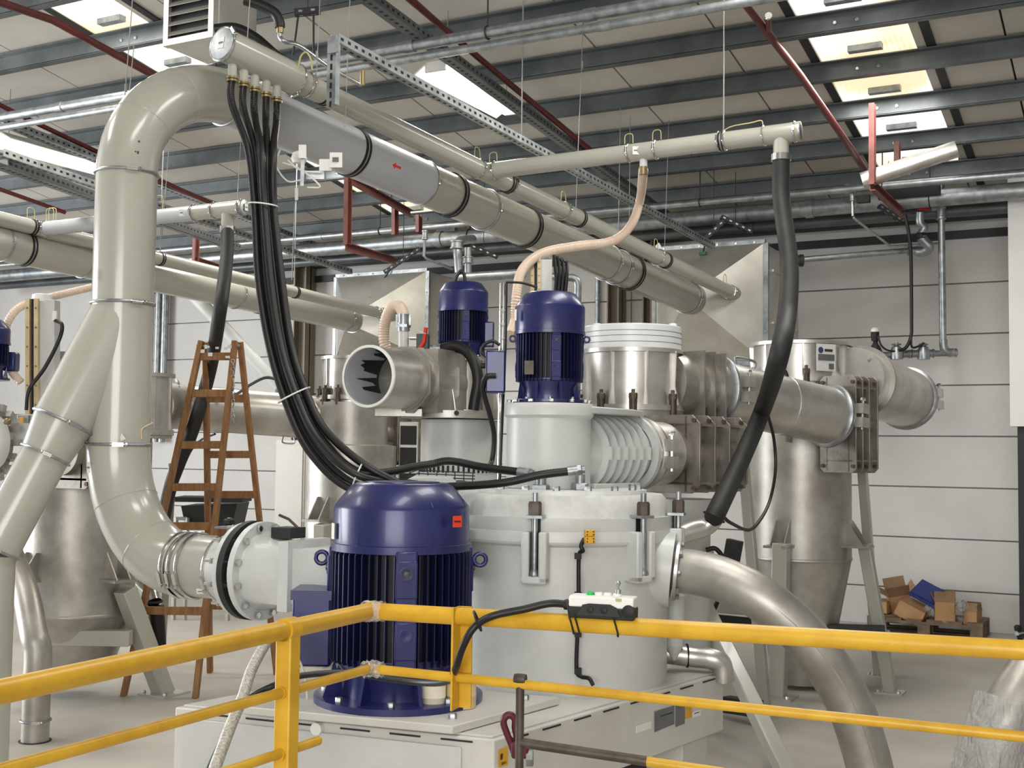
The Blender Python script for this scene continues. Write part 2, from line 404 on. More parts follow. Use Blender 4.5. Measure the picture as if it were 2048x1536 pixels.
# bright slotted strut hung under the roof, from the upright strut to the right hood
a, c = U(668, 86, 5.7), U(1425, 497, 10.15)
tr = tray(a, c, .05, .045, 'silver slotted strut channel running down to the right hood', 'strut_channel', 'galv', cat='strut')
q = U(664, 215, 5.72); b = B(); b.bar(a+Vector((0, 0, .03)), Vector((a.x, a.y, q.z)), .05, .035, YA); b.obj('upright_strut', 'galv', tr)
b = B()
for k in range(7): b.box(Vector((a.x, a.y, a.z-.03-.045*k))-YA*.019, XA*.005, YA*.001, ZA*.014)
b.obj('upright_slot', 'rubber', tr)
B().box(a+Vector((.02, -.03, -.03)), XA*.03, YA*.004, ZA*.03).obj('corner_plate', 'galv', tr)
for xx in (1043,):
    g = online(a, c, xx); B().cyl(g, Vector((g.x, g.y, roofz(g.y))), .004, n=6).obj('suspension_rod', 'wire', tr)
a, c = U(0, 312, 7.3), U(700, 548, 11.0)
tray(a, c, .05, .045, 'pale slotted strut channel below the left tube light', 'strut_channel', 'galv', cat='strut', mslot='darksteel')
a, c = U(0, 335, 7.4), U(470, 500, 10.6)
tray(a, c, .11, .05, 'grey cable tray under the pale strut, behind the bent duct', m='purlin')
# ------------------------------------------------------------------ overhead service pipes
def straight(name, a, c, r, m, label, cat='pipe', joints=(), rods=(), n=20):
    t = T(name, label, cat, (a+c)/2); B().cyl(a, c, r, n=n).obj('tube', m, t); d = (c-a).normalized()
    for x in joints:
        g = online(a, c, x); B().cyl(g-d*.035, g+d*.035, r*1.14, n=n).obj('coupling', m, t)
    for x in rods:
        g = online(a, c, x); o = B().torus(g, d, r+.004, .005, 20, 6).obj('hanger_ring', 'darksteel', t)
        B().cyl(g+ZA*r, Vector((g.x, g.y, roofz(g.y))), .005, n=6).obj('hanger_rod', 'darksteel', t)
    return t
def xpipe(name, x, y, Yp, r, m, label, X0=-13.5, X1=2.0, **k):
    g = UY(x, y, Yp); return straight(name, Vector((X0, Yp, g.z)), Vector((X1, Yp, g.z)), r, m, label, **k)
xpipe('service_pipe', 674, 118, 6.1, .034, 'galv', 'upper of two galvanised pipes crossing high under the roof', joints=(120, 820, 1180), rods=(975,))
xpipe('service_pipe', 674, 142, 6.1, .026, 'galv', 'lower, thinner galvanised pipe crossing high under the roof', joints=(500, 1210), rods=(430,))
xpipe('service_pipe', 1690, 379, 9.7, .03, 'galv', 'thin galvanised pipe with tees crossing above the back wall', joints=(1500, 1000, 640), rods=(1400, 760, 1765))
xpipe('service_pipe', 1690, 411, 10.1, .072, 'galv', 'thick galvanised pipe along the top of the back wall', joints=(1620, 1120, 880), rods=(1860, 940))
xpipe('service_pipe', 1690, 440, 10.5, .05, 'purlin', 'dull grey pipe low behind the thick galvanised pipe', joints=(1500, 560))
# dark perforated brackets hung under those pipes
for (x0, y0, x1, y1, d, lab) in ((1440, 437, 1502, 468, 10.3, 'dark short bracket arm under the pipes above the right hood'),
                                 (1405, 487, 1450, 445, 10.2, 'dark slanted bracket beside the right hood cable'),
                                 (770, 548, 842, 500, 11.6, 'dark slanted bracket rail above the left hood'),
                                 (1755, 415, 1800, 445, 9.8, 'dark bracket arm below the red frame by the risers'),
                                 (940, 495, 994, 518, 10.8, 'dark bracket arm behind the left riser pipes'),
                                 (590, 32, 640, 27, 6.6, 'brown threaded strut hung high over the hose manifold')):
    bt_ = tray(U(x0, y0, d), U(x1, y1, d), .04, .035, lab, 'bracket_arm', 'darksteel', cat='bracket', mslot='galv')
    g = (U(x0, y0, d)+U(x1, y1, d))/2; B().cyl(g, Vector((g.x, g.y, roofz(g.y)-.01)), .003, n=6).obj('hanger_rod', 'darksteel', bt_)
a = U(596, 34, 6.6); b = B(); b.cyl(a, U(586, 110, 6.6), .006, n=6); b.cyl(U(627, 28, 6.6), U(627, 112, 6.6), .006, n=6)
tag(b.obj('hanger_rod', 'darksteel'), 'pair of thin dark threaded rods below the brown strut', 'rod')
# red sprinkler pipes
def redpipe(pts, r, label, drops=()):
    t = T('sprinkler_pipe', label, 'pipe', pts[0]); B().tube(pts, r, 12).obj('tube', 'redpipe', t)
    for (p, q) in drops:
        B().cyl(p, q, r*.7, n=10).obj('sprinkler_branch', 'redpipe', t)
        B().lathe(q, (q-p), [(r*.5, 0), (r*.8, .008), (r*.4, .02), (r*.9, .03)], 10).obj('sprinkler_head', 'chrome', t)
    return t
redpipe([U(-30, -6, 5.2), U(105, 40, 5.6), U(320, 158, 6.2)], .019, 'dark red sprinkler pipe crossing the top left corner')
redpipe([UR(815, -5, .3), UR(1010, 160, .3), UR(1190, 308, .3)], .022, 'dark red sprinkler pipe beside the middle tube light')
redpipe([UR(1485, 0, .35), UR(1600, 150, .35), UR(1690, 280, .38), UR(1738, 352, .4)], .024, 'dark red sprinkler pipe running down the roof at the right', [(UR(1537, 60, .36), UR(1537, 36, .36))])
redpipe([UR(-10, 205, .3), UR(70, 245, .3), UR(250, 330, .3), UR(430, 410, .32)], .02, 'dark red sprinkler pipe behind the left tube light')
redpipe([UR(-10, 375, .45), UR(130, 425, .45)], .02, 'dark red pipe low under the roof at the left edge')
# red hanging frames
def frame(pts, w, label, posts):
    t = T('hanging_frame', label, 'frame', pts[0])
    for i, (a, c) in enumerate(posts):
        d = (c-a).normalized(); up = YA if abs(d.z) > .8 else ZA
        s_ = d.cross(up).normalized(); u_ = s_.cross(d); b = B()
        b.box((a+c)/2, (c-a)/2, s_*.004, u_*w/2)
        for k in (-1, 1): b.box((a+c)/2+u_*k*w/2+s_*w*.3, (c-a)/2, s_*w*.3, u_*.004)
        b.obj('channel_post' if abs(d.z) > .8 else 'channel_arm', 'redframe', t, smooth=False)
    return t
f1 = [(U(1740, 208, 8.55), U(1740, 370, 8.55)), (U(1740, 372, 8.55), U(1802, 428, 9.5))]
frame([f1[0][0]], .06, 'faded red channel frame hanging at the right under the roof', f1)
f1 = [(U(1790, 285, 9.1), U(1790, 330, 9.1))]
frame([f1[0][0]], .06, 'short faded red hanger behind the tilted steel tube', f1)
f1 = [(U(693, 352, 9.0), U(691, 490, 9.0)), (U(691, 494, 9.0), U(788, 522, 10.4)), (U(690, 355, 9.0), U(820, 428, 10.6)), (U(787, 405, 10.4), U(787, 470, 10.4)), (U(835, 430, 10.9), U(835, 465, 10.9))]
frame([f1[0][0]], .055, 'faded red channel frame hanging below the middle of the grey duct', f1)
f1 = [(U(391, 455, 10.4), U(388, 522, 10.4)), (U(388, 520, 10.4), U(450, 540, 11.4))]
frame([f1[0][0]], .05, 'faded red channel frame behind the left duct and hose', f1)
# tilted loose steel tube in front of the last rooflight
a, c = U(1724, 362, 8.9), U(1913, 298, 8.7)
t = T('steel_tube', 'shiny tilted steel tube lying across the pipes at upper right', 'pipe', (a+c)/2)
B().pipe(a, c, .062, .057, 28).obj('tube', 'stainless', t)
# black support slabs where the tube rests
t = T('support_bracket', 'black saddle bracket under the tilted steel tube', 'bracket', U(1820, 385, 9.6))
B().box(U(1818, 383, 9.66), XA*.24, YA*.03, ZA*.045).obj('saddle', 'rubber', t)
B().box(U(1727, 398, 9.62), XA*.05, YA*.03, ZA*.03).obj('wedge', 'rubber', t)
# ================================================================== ducts
Pv = U(246, 600, 5.5); RV = .137
E1 = U(1376, 596, 10.1)
hv = Vector((E1.x-Pv.x, E1.y-Pv.y, 0)).normalized()
_n = hv.cross(ZA); r_ = ray(450, 195); q_ = CAM+r_*((Pv-CAM).dot(_n)/r_.dot(_n))
RT = (Vector((q_.x, q_.y, 0))-Vector((Pv.x, Pv.y, 0))).dot(hv); ZT = q_.z
zring = UY(250, 349, Pv.y).z
top0 = Vector((Pv.x, Pv.y, zring)); bt = []
for i in range(19):
    a = PI/2*i/18; bt.append(top0+ZA*((ZT-zring)*math.sin(a))+hv*(RT*(1-math.cos(a))))
D0 = bt[-1]                                                   # start of the long duct
r_ = ray(372, 1130); q_ = CAM+r_*(Pv.y/r_.y); RB = q_.x-Pv.x; ZB = q_.z
zj = UY(226, 889, Pv.y).z
t = T('bent_duct', 'large cream riser duct with two bends and a slanting branch at the left', 'duct', (Pv.x, Pv.y, ZB))
zy = UY(244, 608, Pv.y).z
B().cyl(Vector((Pv.x, Pv.y, zy)), top0, RV, n=48, cap=False).obj('riser_pipe', 'paint', t)
o = B().tube(bt, RV, 48, False).obj('upper_bend', 'paint', t)
for i in (6, 12): B().torus(bt[i], bt[i+1]-bt[i-1], RV, .0022, 48, 6).obj('weld_seam', 'paint', o)
# wye piece: straight leg and slanting branch
wye = B(); wye.cyl(Vector((Pv.x, Pv.y, zj)), Vector((Pv.x, Pv.y, zy)), RV, n=48, cap=False)
br0 = UY(245, 622, Pv.y); br3 = U(-10, 1098, 5.2); br1 = online(br0, br3, 126); br2 = online(br0, br3, 91)
wye.tube([br0, br1], RV*.97, 48, False); wye.obj('wye_piece', 'paint', t)
B().tube([br1, br2], [RV*.97, .108], 48, False).obj('reducer', 'paint', t)
B().tube([br2, br3], .104, 40, False).obj('branch_pipe', 'paint', t)
B().tube([br3, Vector((br3.x-.02, br3.y, br3.z-.06)), Vector((br3.x-.02, br3.y, 0))], .098, 32, True).obj('branch_drop', 'paint', t)
lb = bend(Vector((Pv.x, Pv.y, zj)), -ZA, XA, 1, 18); lb = [Vector((Pv.x+(p.x-Pv.x)*RB, Pv.y, zj-(zj-p.z)*(zj-ZB))) for p in lb]
o = B().tube(lb, RV*1.02, 48, False).obj('lower_bend', 'paint', t)
for i in (6, 12): B().torus(lb[i], lb[i+1]-lb[i-1], RV*1.02, .0022, 48, 6).obj('weld_seam', 'paint', o)
AX0 = lb[-1]; AX1 = AX0+XA*3
def onx(x): return online(AX0, AX1, x)
pk = onx(449); B().cyl(AX0, pk, RV*.98, n=48, cap=False).obj('spool_pipe', 'paint', t)
cv = -FW
clamp(t, top0, ZA, RV, cv+RC*.5); clamp(t, Vector((Pv.x, Pv.y, zy)), ZA, RV, cv+RC*.9); clamp(t, Vector((Pv.x, Pv.y, zj)), ZA, RV, cv+RC*.3)
clamp(t, br1, br1-br0, RV*.97, cv+RC*.9); clamp(t, br2, br2-br1, .108, cv+RC*.4); clamp(t, br3, br3-br2, .104, cv+RC*.4)
clamp(t, D0, hv, RV, cv*.7+RC*.4-UC*.6)
for x in (366, 381, 396): clamp(t, onx(x), XA, RV*1.0, cv-RC*.2-UC*.25, 'chrome')
clamp(t, pk, XA, RV*.98, cv-UC*.3, 'chrome')
for a, c, dd in ((U(170, 838, 5.5), U(150, 880, 5.5), .05), (U(152, 862, 5.5), U(134, 894, 5.5), .05), (U(283, 878, 5.4), U(306, 845, 5.45), .03)):
    B().tube(smooth_path([a, (a+c)/2-RC*dd*.55+UC*dd*.3-FW*.02, c]), .0028, 8).obj('earth_strap', 'cream', t)
sticker(t, U(193, 548, 5.34), -FW-RC*.7, UC, .022, .05, lines=0); sticker(t, U(178, 935, 5.34), -FW-RC*.8, UC, .025, .05, lines=1)
# torn tag on the wye
B().prism([U(238, 884, 5.34), U(243, 866, 5.33), U(252, 878, 5.33)], FW*.002).obj('paper_tag', 'label', t)
B().box(U(276, 305, 5.36), RC*.004, UC*.006, FW*.002).obj('paint_mark', 'ink', t); B().box(U(271, 303, 5.36), RC*.003, UC*.003, FW*.002).obj('paint_mark', 'ink', t)
B().box(U(278, 283, 5.36), RC*.004, UC*.004, FW*.002).obj('paint_mark', 'ink', t)
# butterfly valve and flange into the mill
t = T('butterfly_valve', 'grey flanged valve between the bent duct and the mill', 'valve', onx(520)-ZA*.2)
va, vb, vc, vd = onx(449), onx(488), onx(520), onx(556)
rf = .205
B().lathe(va, XA, [(RV*.98, 0), (RV*1.05, .02), (RV*1.05, (vb-va).length)], 48, False, False).obj('valve_body', 'machine', t)
B().lathe(vb, XA, [(RV, 0), (rf*.97, 0), (rf*.97, .022), (RV, .022)], 48, False, False).obj('flange', 'machine', t)
B().lathe(vb+XA*.03, XA, [(RV, 0), (rf*1.01, 0), (rf*1.01, .03), (RV, .03)], 48, False, False).obj('gasket_ring', 'darksteel', t)
fl = vb+XA*.085
B().lathe(fl, XA, [(RV, 0), (rf, 0), (rf, .028), (RV, .028)], 48, False, False).obj('flange', 'machine', t)
for k in range(12):
    a = 2*PI*(k+.5)/12; q = fl+YA*(rf*.9*math.cos(a))+ZA*(rf*.9*math.sin(a))
    b = B(); b.hexb(q+XA*.028, XA, .015, .014); b.cyl(q-XA*.14, q, .007, n=8); b.hexb(q-XA*.1, -XA, .013, .012); b.obj('bolt', 'chrome', t)
L = .30; ex = fl+XA*.028
b = B()
ro = [[ex+YA*(RV*1.2*math.cos(2*PI*k/48))+ZA*(RV*1.2*math.sin(2*PI*k/48)) for k in range(48)]]
for s in (.35, 1):
    rr = []
    for k in range(48):
        a = 2*PI*k/48; c, s_ = math.cos(a), math.sin(a); m_ = .118/max(abs(c), abs(s_))
        rad = RV*1.2*(1-s)+m_*s if s == 1 else RV*1.2*.62+m_*.38
        rr.append(ex+XA*(L*s*.6)+YA*(rad*c)+ZA*(rad*s_))
    ro.append(rr)
b.rings(ro, False, False); b.obj('transition_cone', 'machine', t)
B().abox(ex.x+L*.6, ex.x+L*.6+.05, ex.y-.14, ex.y+.14, ex.z-.14, ex.z+.14).obj('end_flange', 'machine', t)
B().abox(ex.x+L*.6+.05, ex.x+.42, ex.y-.11, ex.y+.11, ex.z-.11, ex.z+.11).obj('inlet_box', 'machine', t)
b = B(); hx = onx(456); b.cyl(hx+ZA*RV, hx+ZA*(RV+.05), .01, n=10); b.obj('valve_stem', 'galv', t)
b = B(); b.box(hx+ZA*(RV+.035), XA*.055, YA*.03, ZA*.004); b.obj('position_plate', 'galv', t)
b = B(); b.lathe(hx+ZA*(RV+.045), ZA, [(.014, 0), (.026, .006), (.026, .022), (.012, .03)], 8); b.obj('hand_knob', 'rubber', t)
B().cyl(hx-ZA*RV, hx-ZA*(RV+.03), .014, n=10).obj('valve_spindle', 'steelbrown', t)
b = B(); h0 = onx(556)+ZA*(rf+.0); b.tube([h0+XA*.0+ZA*.03, h0+XA*.05+ZA*.015, h0+XA*.1-ZA*.02], .006, 8); b.obj('lever_rod', 'steelbrown', t)
B().box(onx(575)+ZA*.165, XA*.05, YA*.05, ZA*.022).obj('lifting_block', 'darksteel', t)
sticker(t, onx(418)-FW*.145-UC*.08, -FW-UC*.5, UC, .03, .025, lines=1)
# long duct to the right hood
t = T('exhaust_duct', 'long grey and cream duct running back to the right hood', 'duct', (D0+E1)/2)
dv = (E1-D0).normalized()
def ond(x): return online(D0, E1, x)
def seg(a, c, r, m, name='duct_section'): return B().cyl(a, c, r, n=48, cap=False).obj(name, m, t)
g1 = online(D0, E1, 843)
seg(D0, g1, .136, 'paintgrey'); g2 = ond(968); seg(g1, g2, .131, 'paint'); g3 = ond(1213); seg(g2, g3, .131, 'paint'); g4 = ond(1232); seg(g3, g4, .131, 'paint'); seg(g4, E1+dv*.12, .130, 'paint')
for x, s_ in ((843, 1), (968, 1), (1213, 1), (1234, 1), (1375, 1)): clamp(t, ond(x), dv, .133, cv+RC*1.2+UC*.1, 'galv', .006)
for x in (702, 900, 1050, 1258): 
    g = ond(x); o = band(t, g, dv, .136)
    if x == 1258: B().cyl(g+ZA*.14, Vector((g.x, g.y, roofz(g.y)-.02)), .0025, n=6).obj('hanger_rod', 'wire', t)
# red direction arrow
g = ond(762); nn = (cv-dv*cv.dot(dv)).normalized(); up_ = dv.cross(nn)*-1; g = g+nn*.1368+up_*0.0
b = B(); b.box(g, dv*.025, up_*.007, nn*.001); b.prism([g-dv*.022+up_*.018, g-dv*.022-up_*.018, g-dv*.05], nn*.001); b.obj('direction_arrow', 'redtag', t)
# sensor head and junction box clipped under the grey duct
t = T('duct_sensor', 'sensor with junction box and white cables under the grey duct', 'sensor', ond(610)-ZA*.2)
d = 5.9
b = B(); b.bar(U(607, 290, d-.1), U(604, 372, d-.1), .018, .012, FW); b.obj('bracket_strip', 'galv', t)
B().box(U(605, 303, d-.13), RC*.018, UC*.032, FW*.003).obj('mount_plate', 'white', t)
b = B(); b.box(U(632, 352, d), RC*.045, UC*.02, FW*.03); b.obj('junction_box', 'galv', t)
B().box(U(651, 330, d-.1), RC*.03, UC*.028, FW*.004).obj('name_plate', 'white', t)
B().box(U(672, 320, d-.12), RC*.03, UC*.036, FW*.003).obj('data_plate', 'label', t); B().box(U(671, 319, d-.128), RC*.015, UC*.011, FW*.001).obj('print', 'inkgrey', t)
for pts in ([(560, 300), (552, 330), (575, 362), (602, 360)], [(575, 320), (600, 340), (640, 345)], [(565, 325), (600, 338), (640, 372), (615, 375)]):
    B().tube(smooth_path([U(a, c, d-.1+.02*i) for i, (a, c) in enumerate(pts)]), .004, 8).obj('cable', 'white', t)
b = B(); b.lathe(U(598, 318, d-.05), UC, [(.03, -.02), (.04, 0), (.03, .03), (.01, .04)], 16); b.obj('sensor_head', 'white', t)
B().tube([U(596, 375, d), U(590, 410, d), U(586, 500, d), U(584, 560, d)], .0022, 6).obj('check_string', 'wire', t)
B().box(U(593, 388, d-.01), RC*.008, UC*.03, FW*.001).obj('paper_tag', 'label', t)
# ---------------------------------------------------------------- small pneumatic line above it
S0 = U(445, 88, 5.6); S1 = U(1455, 582, 10.0); sv = (S1-S0).normalized()
def ons(x): return online(S0, S1, x)
def cap_end(parent, c, ax, R, name='end_cap'):
    o = B().lathe(c, ax, [(0.001, .008), (R*.55, .008), (R*.96, .004), (R*1.0, 0), (R, -.01)], 36, True, False).obj(name, 'galv', parent)
    return o
t = T('hose_manifold', 'cream capped manifold pipe with five hose outlets at upper left', 'manifold', ons(520))
RM = .078
m1 = ons(590); B().cyl(S0, m1, RM, n=40, cap=True).obj('header_pipe', 'paint', t)
m2 = ons(612); B().tube([m1, m2], [.07, .06], 40, False).obj('adapter', 'paint', t)
cap_end(t, S0-sv*.004, -sv, RM); clamp(t, S0, sv, RM, RC+UC*.6, 'chrome'); clamp(t, m1, sv, RM*.96, -UC*1+cv*.3, 'chrome'); clamp(t, m2, sv, .06, RC*.6+UC*.3+cv*.4, 'chrome')
sticker(t, S0-sv*.014+UC*.0+RC*.005, -sv, UC, .04, .055, lines=2)
noz = []
for x in (467, 490, 512, 535, 556):
    pA = online(S0, S1, x-1); 
    y0 = PJ(pA)[1]
    a = pA-ZA*RM*.75; c = pA-ZA*(RM+.055)
    o = B().cyl(a, c, .021, n=20).obj('nozzle', 'paint', t); b = B()
    for h in (.0, .014): b.cyl(c-ZA*h, c-ZA*(h+.010), .027, n=20)
    b.obj('hose_clip', 'brass', o); noz.append(c-ZA*.02)
B().tube(smooth_path([U(596, 135, 5.9), U(602, 112, 5.9), U(613, 105, 5.9), U(622, 120, 5.9), U(624, 140, 5.9)]), .0045, 8).obj('earth_strap', 'earth', t)
t = T('air_line', 'slim cream pipe hung above the long duct', 'pipe', ons(1000))
g = ons(955); B().cyl(m2, g, .058, n=36, cap=False).obj('pipe_section', 'paint', t)
B().cyl(g, S1, .056, n=36, cap=True).obj('pipe_section', 'paint', t)
for x in (647, 1015, 1158, 1330):
    q = ons(x); band(t, q, sv, .058, .009)
for x in (955, 1021, 1127, 1316, 1458): clamp(t, ons(x), sv, .057, RC+UC*.2, 'chrome', .005)
for x in (955, 1127, 1312, 1450):
    q = ons(x)+UC*.06; B().tube(smooth_path([q-sv*.03, q-sv*.02+UC*.06, q+sv*.02+UC*.06, q+sv*.03]), .0028, 8).obj('earth_strap', 'earth', t)
# branch to the right, along the wall direction
q0 = ons(968); K1 = UZ(1601, 262, q0.z+.06)
br = (K1-q0).normalized()
t = T('branch_pipe', 'cream branch pipe running right to a capped tee', 'pipe', (q0+K1)/2)
RK = .05
def onk(x): return online(q0, K1, x)
B().cyl(q0, onk(1262), RK, n=32, cap=False).obj('pipe_section', 'paint', t); B().cyl(onk(1262), onk(1310), RK*1.03, n=32, cap=False).obj('tee_piece', 'paint', t)
B().cyl(onk(1310), onk(1440), RK, n=32, cap=False).obj('pipe_section', 'paint', t); B().cyl(onk(1440), onk(1525), RK*1.0, n=32, cap=False).obj('pipe_section', 'paint', t)
B().cyl(onk(1525), K1, RK*1.04, n=32).obj('tee_piece', 'paint', t)
for x in (990, 1258, 1312, 1438, 1450, 1528, 1590): clamp(t, onk(x), br, RK*1.02, cv+UC*.2, 'chrome', .005)
band(t, onk(1444), br, RK, .009)
cap_end(t, K1, br, RK*1.04)
for x, xx in ((985, 0), (1256, 0), (1312, 0)):
    q = onk(x)+UC*.055; B().tube(smooth_path([q-br*.02, q-br*.015+UC*.05, q+br*.025+UC*.05, q+br*.03]), .0028, 8).obj('earth_strap', 'earth', t)
B().tube(smooth_path([onk(1445)+UC*.055, onk(1465)+UC*.075, onk(1500)+UC*.08, onk(1522)+UC*.085, onk(1526)+UC*.06]), .003, 8).obj('earth_strap', 'cream', t)
for x in (1156, 1240, 1330, 1447):
    q = onk(min(x, 1447)); 
    if x == 1447: B().cyl(q+ZA*.05, Vector((q.x, q.y, roofz(q.y)-.02)), .0035, n=6).obj('hanger_rod', 'wire', t)
sticker(t, onk(1272)-FW*.053, -FW, UC, .05, .045)
tb = onk(1562); B().cyl(tb-ZA*.03, tb-ZA*.12, .042, n=24).obj('tee_outlet', 'paint', t); B().cyl(tb-ZA*.115, tb-ZA*.15, .054, n=24).obj('hose_clip', 'chrome', t)
KB = tb-ZA*.13
tc_ = onk(1287); B().cyl(tc_-ZA*.04, tc_-ZA*.1, .022, n=20).obj('spigot', 'machine', t); B().cyl(tc_-ZA*.09, tc_-ZA*.135, .024, n=20).obj('hose_clip', 'brass', t)
# ---------------------------------------------------------------- left duct pair
L0 = U(-25, 481, 8.2); L1 = U(705, 640, 12.0); lv = (L1-L0).normalized()
t = T('exhaust_duct', 'long cream duct running back to the left hood', 'duct', (L0+L1)/2)
B().cyl(L0-lv*.4, L1, .122, n=44, cap=False).obj('duct_section', 'paint', t)
def onl(x): return online(L0, L1, x)
for x in (4, 165, 470, 690): clamp(t, onl(x), lv, .122, cv+RC*1.2+UC*.3, 'galv', .006)
band(t, onl(47), lv, .122); band(t, onl(520), lv, .122)
L2 = U(-25, 432, 8.1); L3 = U(758, 626, 11.8); l2v = (L3-L2).normalized()
def onm(x): return online(L2, L3, x)
t = T('air_line', 'slim cream pipe running along the left duct', 'pipe', (L2+L3)/2)
B().cyl(L2-l2v*.4, L3, .052, n=32).obj('pipe_section', 'paint', t)
for x in (65, 320, 590): band(t, onm(x), l2v, .052, .009)
for x in (70, 752): clamp(t, onm(x), l2v, .052, RC+UC*.3, 'chrome', .005)
for x in (62, 740):
    q = onm(x)+UC*.055; B().tube(smooth_path([q-l2v*.03, q-l2v*.025+UC*.07, q+l2v*.025+UC*.07, q+l2v*.03]), .0028, 8).obj('earth_strap', 'earth', t)
for x in (320, 588): q = onm(x); B().cyl(q+ZA*.05, Vector((q.x, q.y, roofz(q.y)-.02)), .004, n=6).obj('hanger_rod', 'wire', t)
q0 = onm(82); K2 = UZ(489, 415, q0.z+.04); b2 = (K2-q0).normalized()
def onk2(x): return online(q0, K2, x)
t = T('branch_pipe', 'grey and cream branch pipe ending in a capped tee left of the hoses', 'pipe', (q0+K2)/2)
B().cyl(q0, onk2(388), .05, n=32, cap=False).obj('pipe_section', 'paintgrey', t); B().cyl(onk2(388), K2, .05, n=32).obj('pipe_section', 'paint', t)
for x in (92, 388, 428, 482): clamp(t, onk2(x), b2, .051, cv, 'chrome', .005)
cap_end(t, K2, b2, .052); sticker(t, K2+b2*.012, b2, UC, .035, .045)
sticker(t, onk2(368)-FW*.053, -FW, UC, .035, .045)
for x in (100, 105, 318): q = onk2(x)+UC*.052; B().tube(smooth_path([q-b2*.03, q-b2*.03+UC*.08, q+b2*.03+UC*.08, q+b2*.03]), .0028, 8).obj('earth_strap', 'earth', t)
tb = onk2(456); B().cyl(tb-ZA*.03, tb-ZA*.12, .042, n=24).obj('tee_outlet', 'paint', t); B().cyl(tb-ZA*.115, tb-ZA*.15, .052, n=24).obj('hose_clip', 'chrome', t)
KL = tb-ZA*.13; KLd = PJ(KL)[2]
# ---------------------------------------------------------------- loose hanging wires
def wire(x0, y0, x1, y1, d, label, ferr=None):
    t = T('hanger_wire', label, 'wire', U(x1, y1, d)); a = U(x1, y1, d); c = U(x0, y0, d)
    k = (c-a).normalized(); s = 0
    zt = roofz(c.y); c2 = c if y0 > 5 else c+k*max(0, (zt-c.z)/max(k.z, .2))
    B().cyl(a, c2, .0024, n=6).obj('wire_strand', 'wire', t)
    if ferr: B().cyl(U(*ferr, d), U(ferr[0], ferr[1]+16, d), .006, n=8).obj('ferrule', 'wire', t)
for a in ((265, 0, 250, 190, 5.5, 'taut hanger wire above the crown of the bent duct', (252, 168)), (268, 90, 259, 182, 5.7, 'short hanger wire beside the bent duct crown'),
          (340, 272, 322, 498, 8.6, 'hanger wire dropping right of the riser to the slim pipe'), (482, 280, 474, 410, 9.0, 'hanger wire behind the hoses above the left capped tee'),
          (500, 0, 494, 92, 5.9, 'hanger wire to the hose manifold header'), (640, 0, 633, 152, 6.0, 'hanger wire with ferrule behind the manifold clamp', (634, 102)),
          (700, 0, 690, 255, 6.2, 'hanger wire to the grey duct beside the strut'), (1168, 0, 1151, 440, 8.0, 'hanger wire with ferrules beside the capped branch pipe', (1165, 122)),
          (1242, 128, 1237, 465, 9.0, 'hanger wire passing behind the branch pipe tee'), (1342, 112, 1329, 505, 9.4, 'hanger wire to the end of the slim pipe')):
    wire(*a)
# ================================================================== the mill in front
zp = .5
pB = UZ(988, 1480, zp); pA = UZ(350, 1414, zp); pC = UZ(1447, 1346, zp); pD = pA+pC-pB
ea = (pA-pB).normalized(); ec = (pC-pB).normalized()
t = T('machine_plinth', 'pale grey steel plinth carrying the mill and the large blue motor', 'plinth', ((pA.x+pC.x)/2, (pA.y+pC.y)/2, 0))
def quad(a, b, c, d, dz, name, m, bev=.006, par=None): return B().prism([a, b, c, d], ZA*dz).obj(name, m, par or t, bevel=bev)
quad(pA, pB, pC, pD, -.26, 'frame_body', 'plinth')
i1 = (ea+ec)*.04
lo = [p+o_ for p, o_ in ((pA, (ec-ea)*.05), (pB, (ea+ec)*.05), (pC, (ea-ec)*.05), (pD, -(ea+ec)*.05))]
for p, s1, s2 in ((lo[0], 1, -1), (lo[1], 1, 1), (lo[2], -1, 1), (lo[3], -1, -1)):
    q = Vector((p.x, p.y, 0)); a = q; w = .22
    e1 = ea*(w if p in (lo[1], lo[2]) else -w); e2 = ec*(w if p in (lo[0], lo[1]) else -w)
    B().prism([q, q+e1, q+e1+e2, q+e2], ZA*.24).obj('corner_leg', 'plinth', t, bevel=.005)
B().prism([Vector((p.x, p.y, .02)) for p in [a_+(pA+pB+pC+pD-a_*4)*.08 for a_ in (pA, pB, pC, pD)]], ZA*.22).obj('inner_skirt', 'darksteel', t)
# lid plate, raised slab under the motor, weld dashes along the edges
off = .02
quad(pA+(ec-ea)*off+ZA*.0, pB+(ea+ec)*off, pC+(ea-ec)*off, pD-(ea+ec)*off, .008, 'top_plate', 'plinth', .002)
s0 = UZ(905, 1452, zp+.04); sl = UZ(470, 1411, zp+.04); sr = UZ(1120, 1394, zp+.04)
ml = quad(sl, s0, sr, sl+sr-s0, -.03, 'motor_slab', 'plinth', .005)
b = B()
for k in range(6):
    q = pA+(pB-pA)*((k+.9)/6.6)+ec.cross(ea).cross(ea)*0
    n1 = (pB-pA).normalized().cross(ZA)
    B().box(q-ZA*.014+n1*0, (pB-pA).normalized()*.06, n1*.004, ZA*.003).obj('weld_gap', 'darksteel', t)
for k in range(8):
    q = pB+(pC-pB)*((k+.7)/8.4); n1 = (pC-pB).normalized().cross(ZA)
    B().box(q-ZA*.014, (pC-pB).normalized()*.055, n1*.004, ZA*.003).obj('weld_gap', 'darksteel', t)
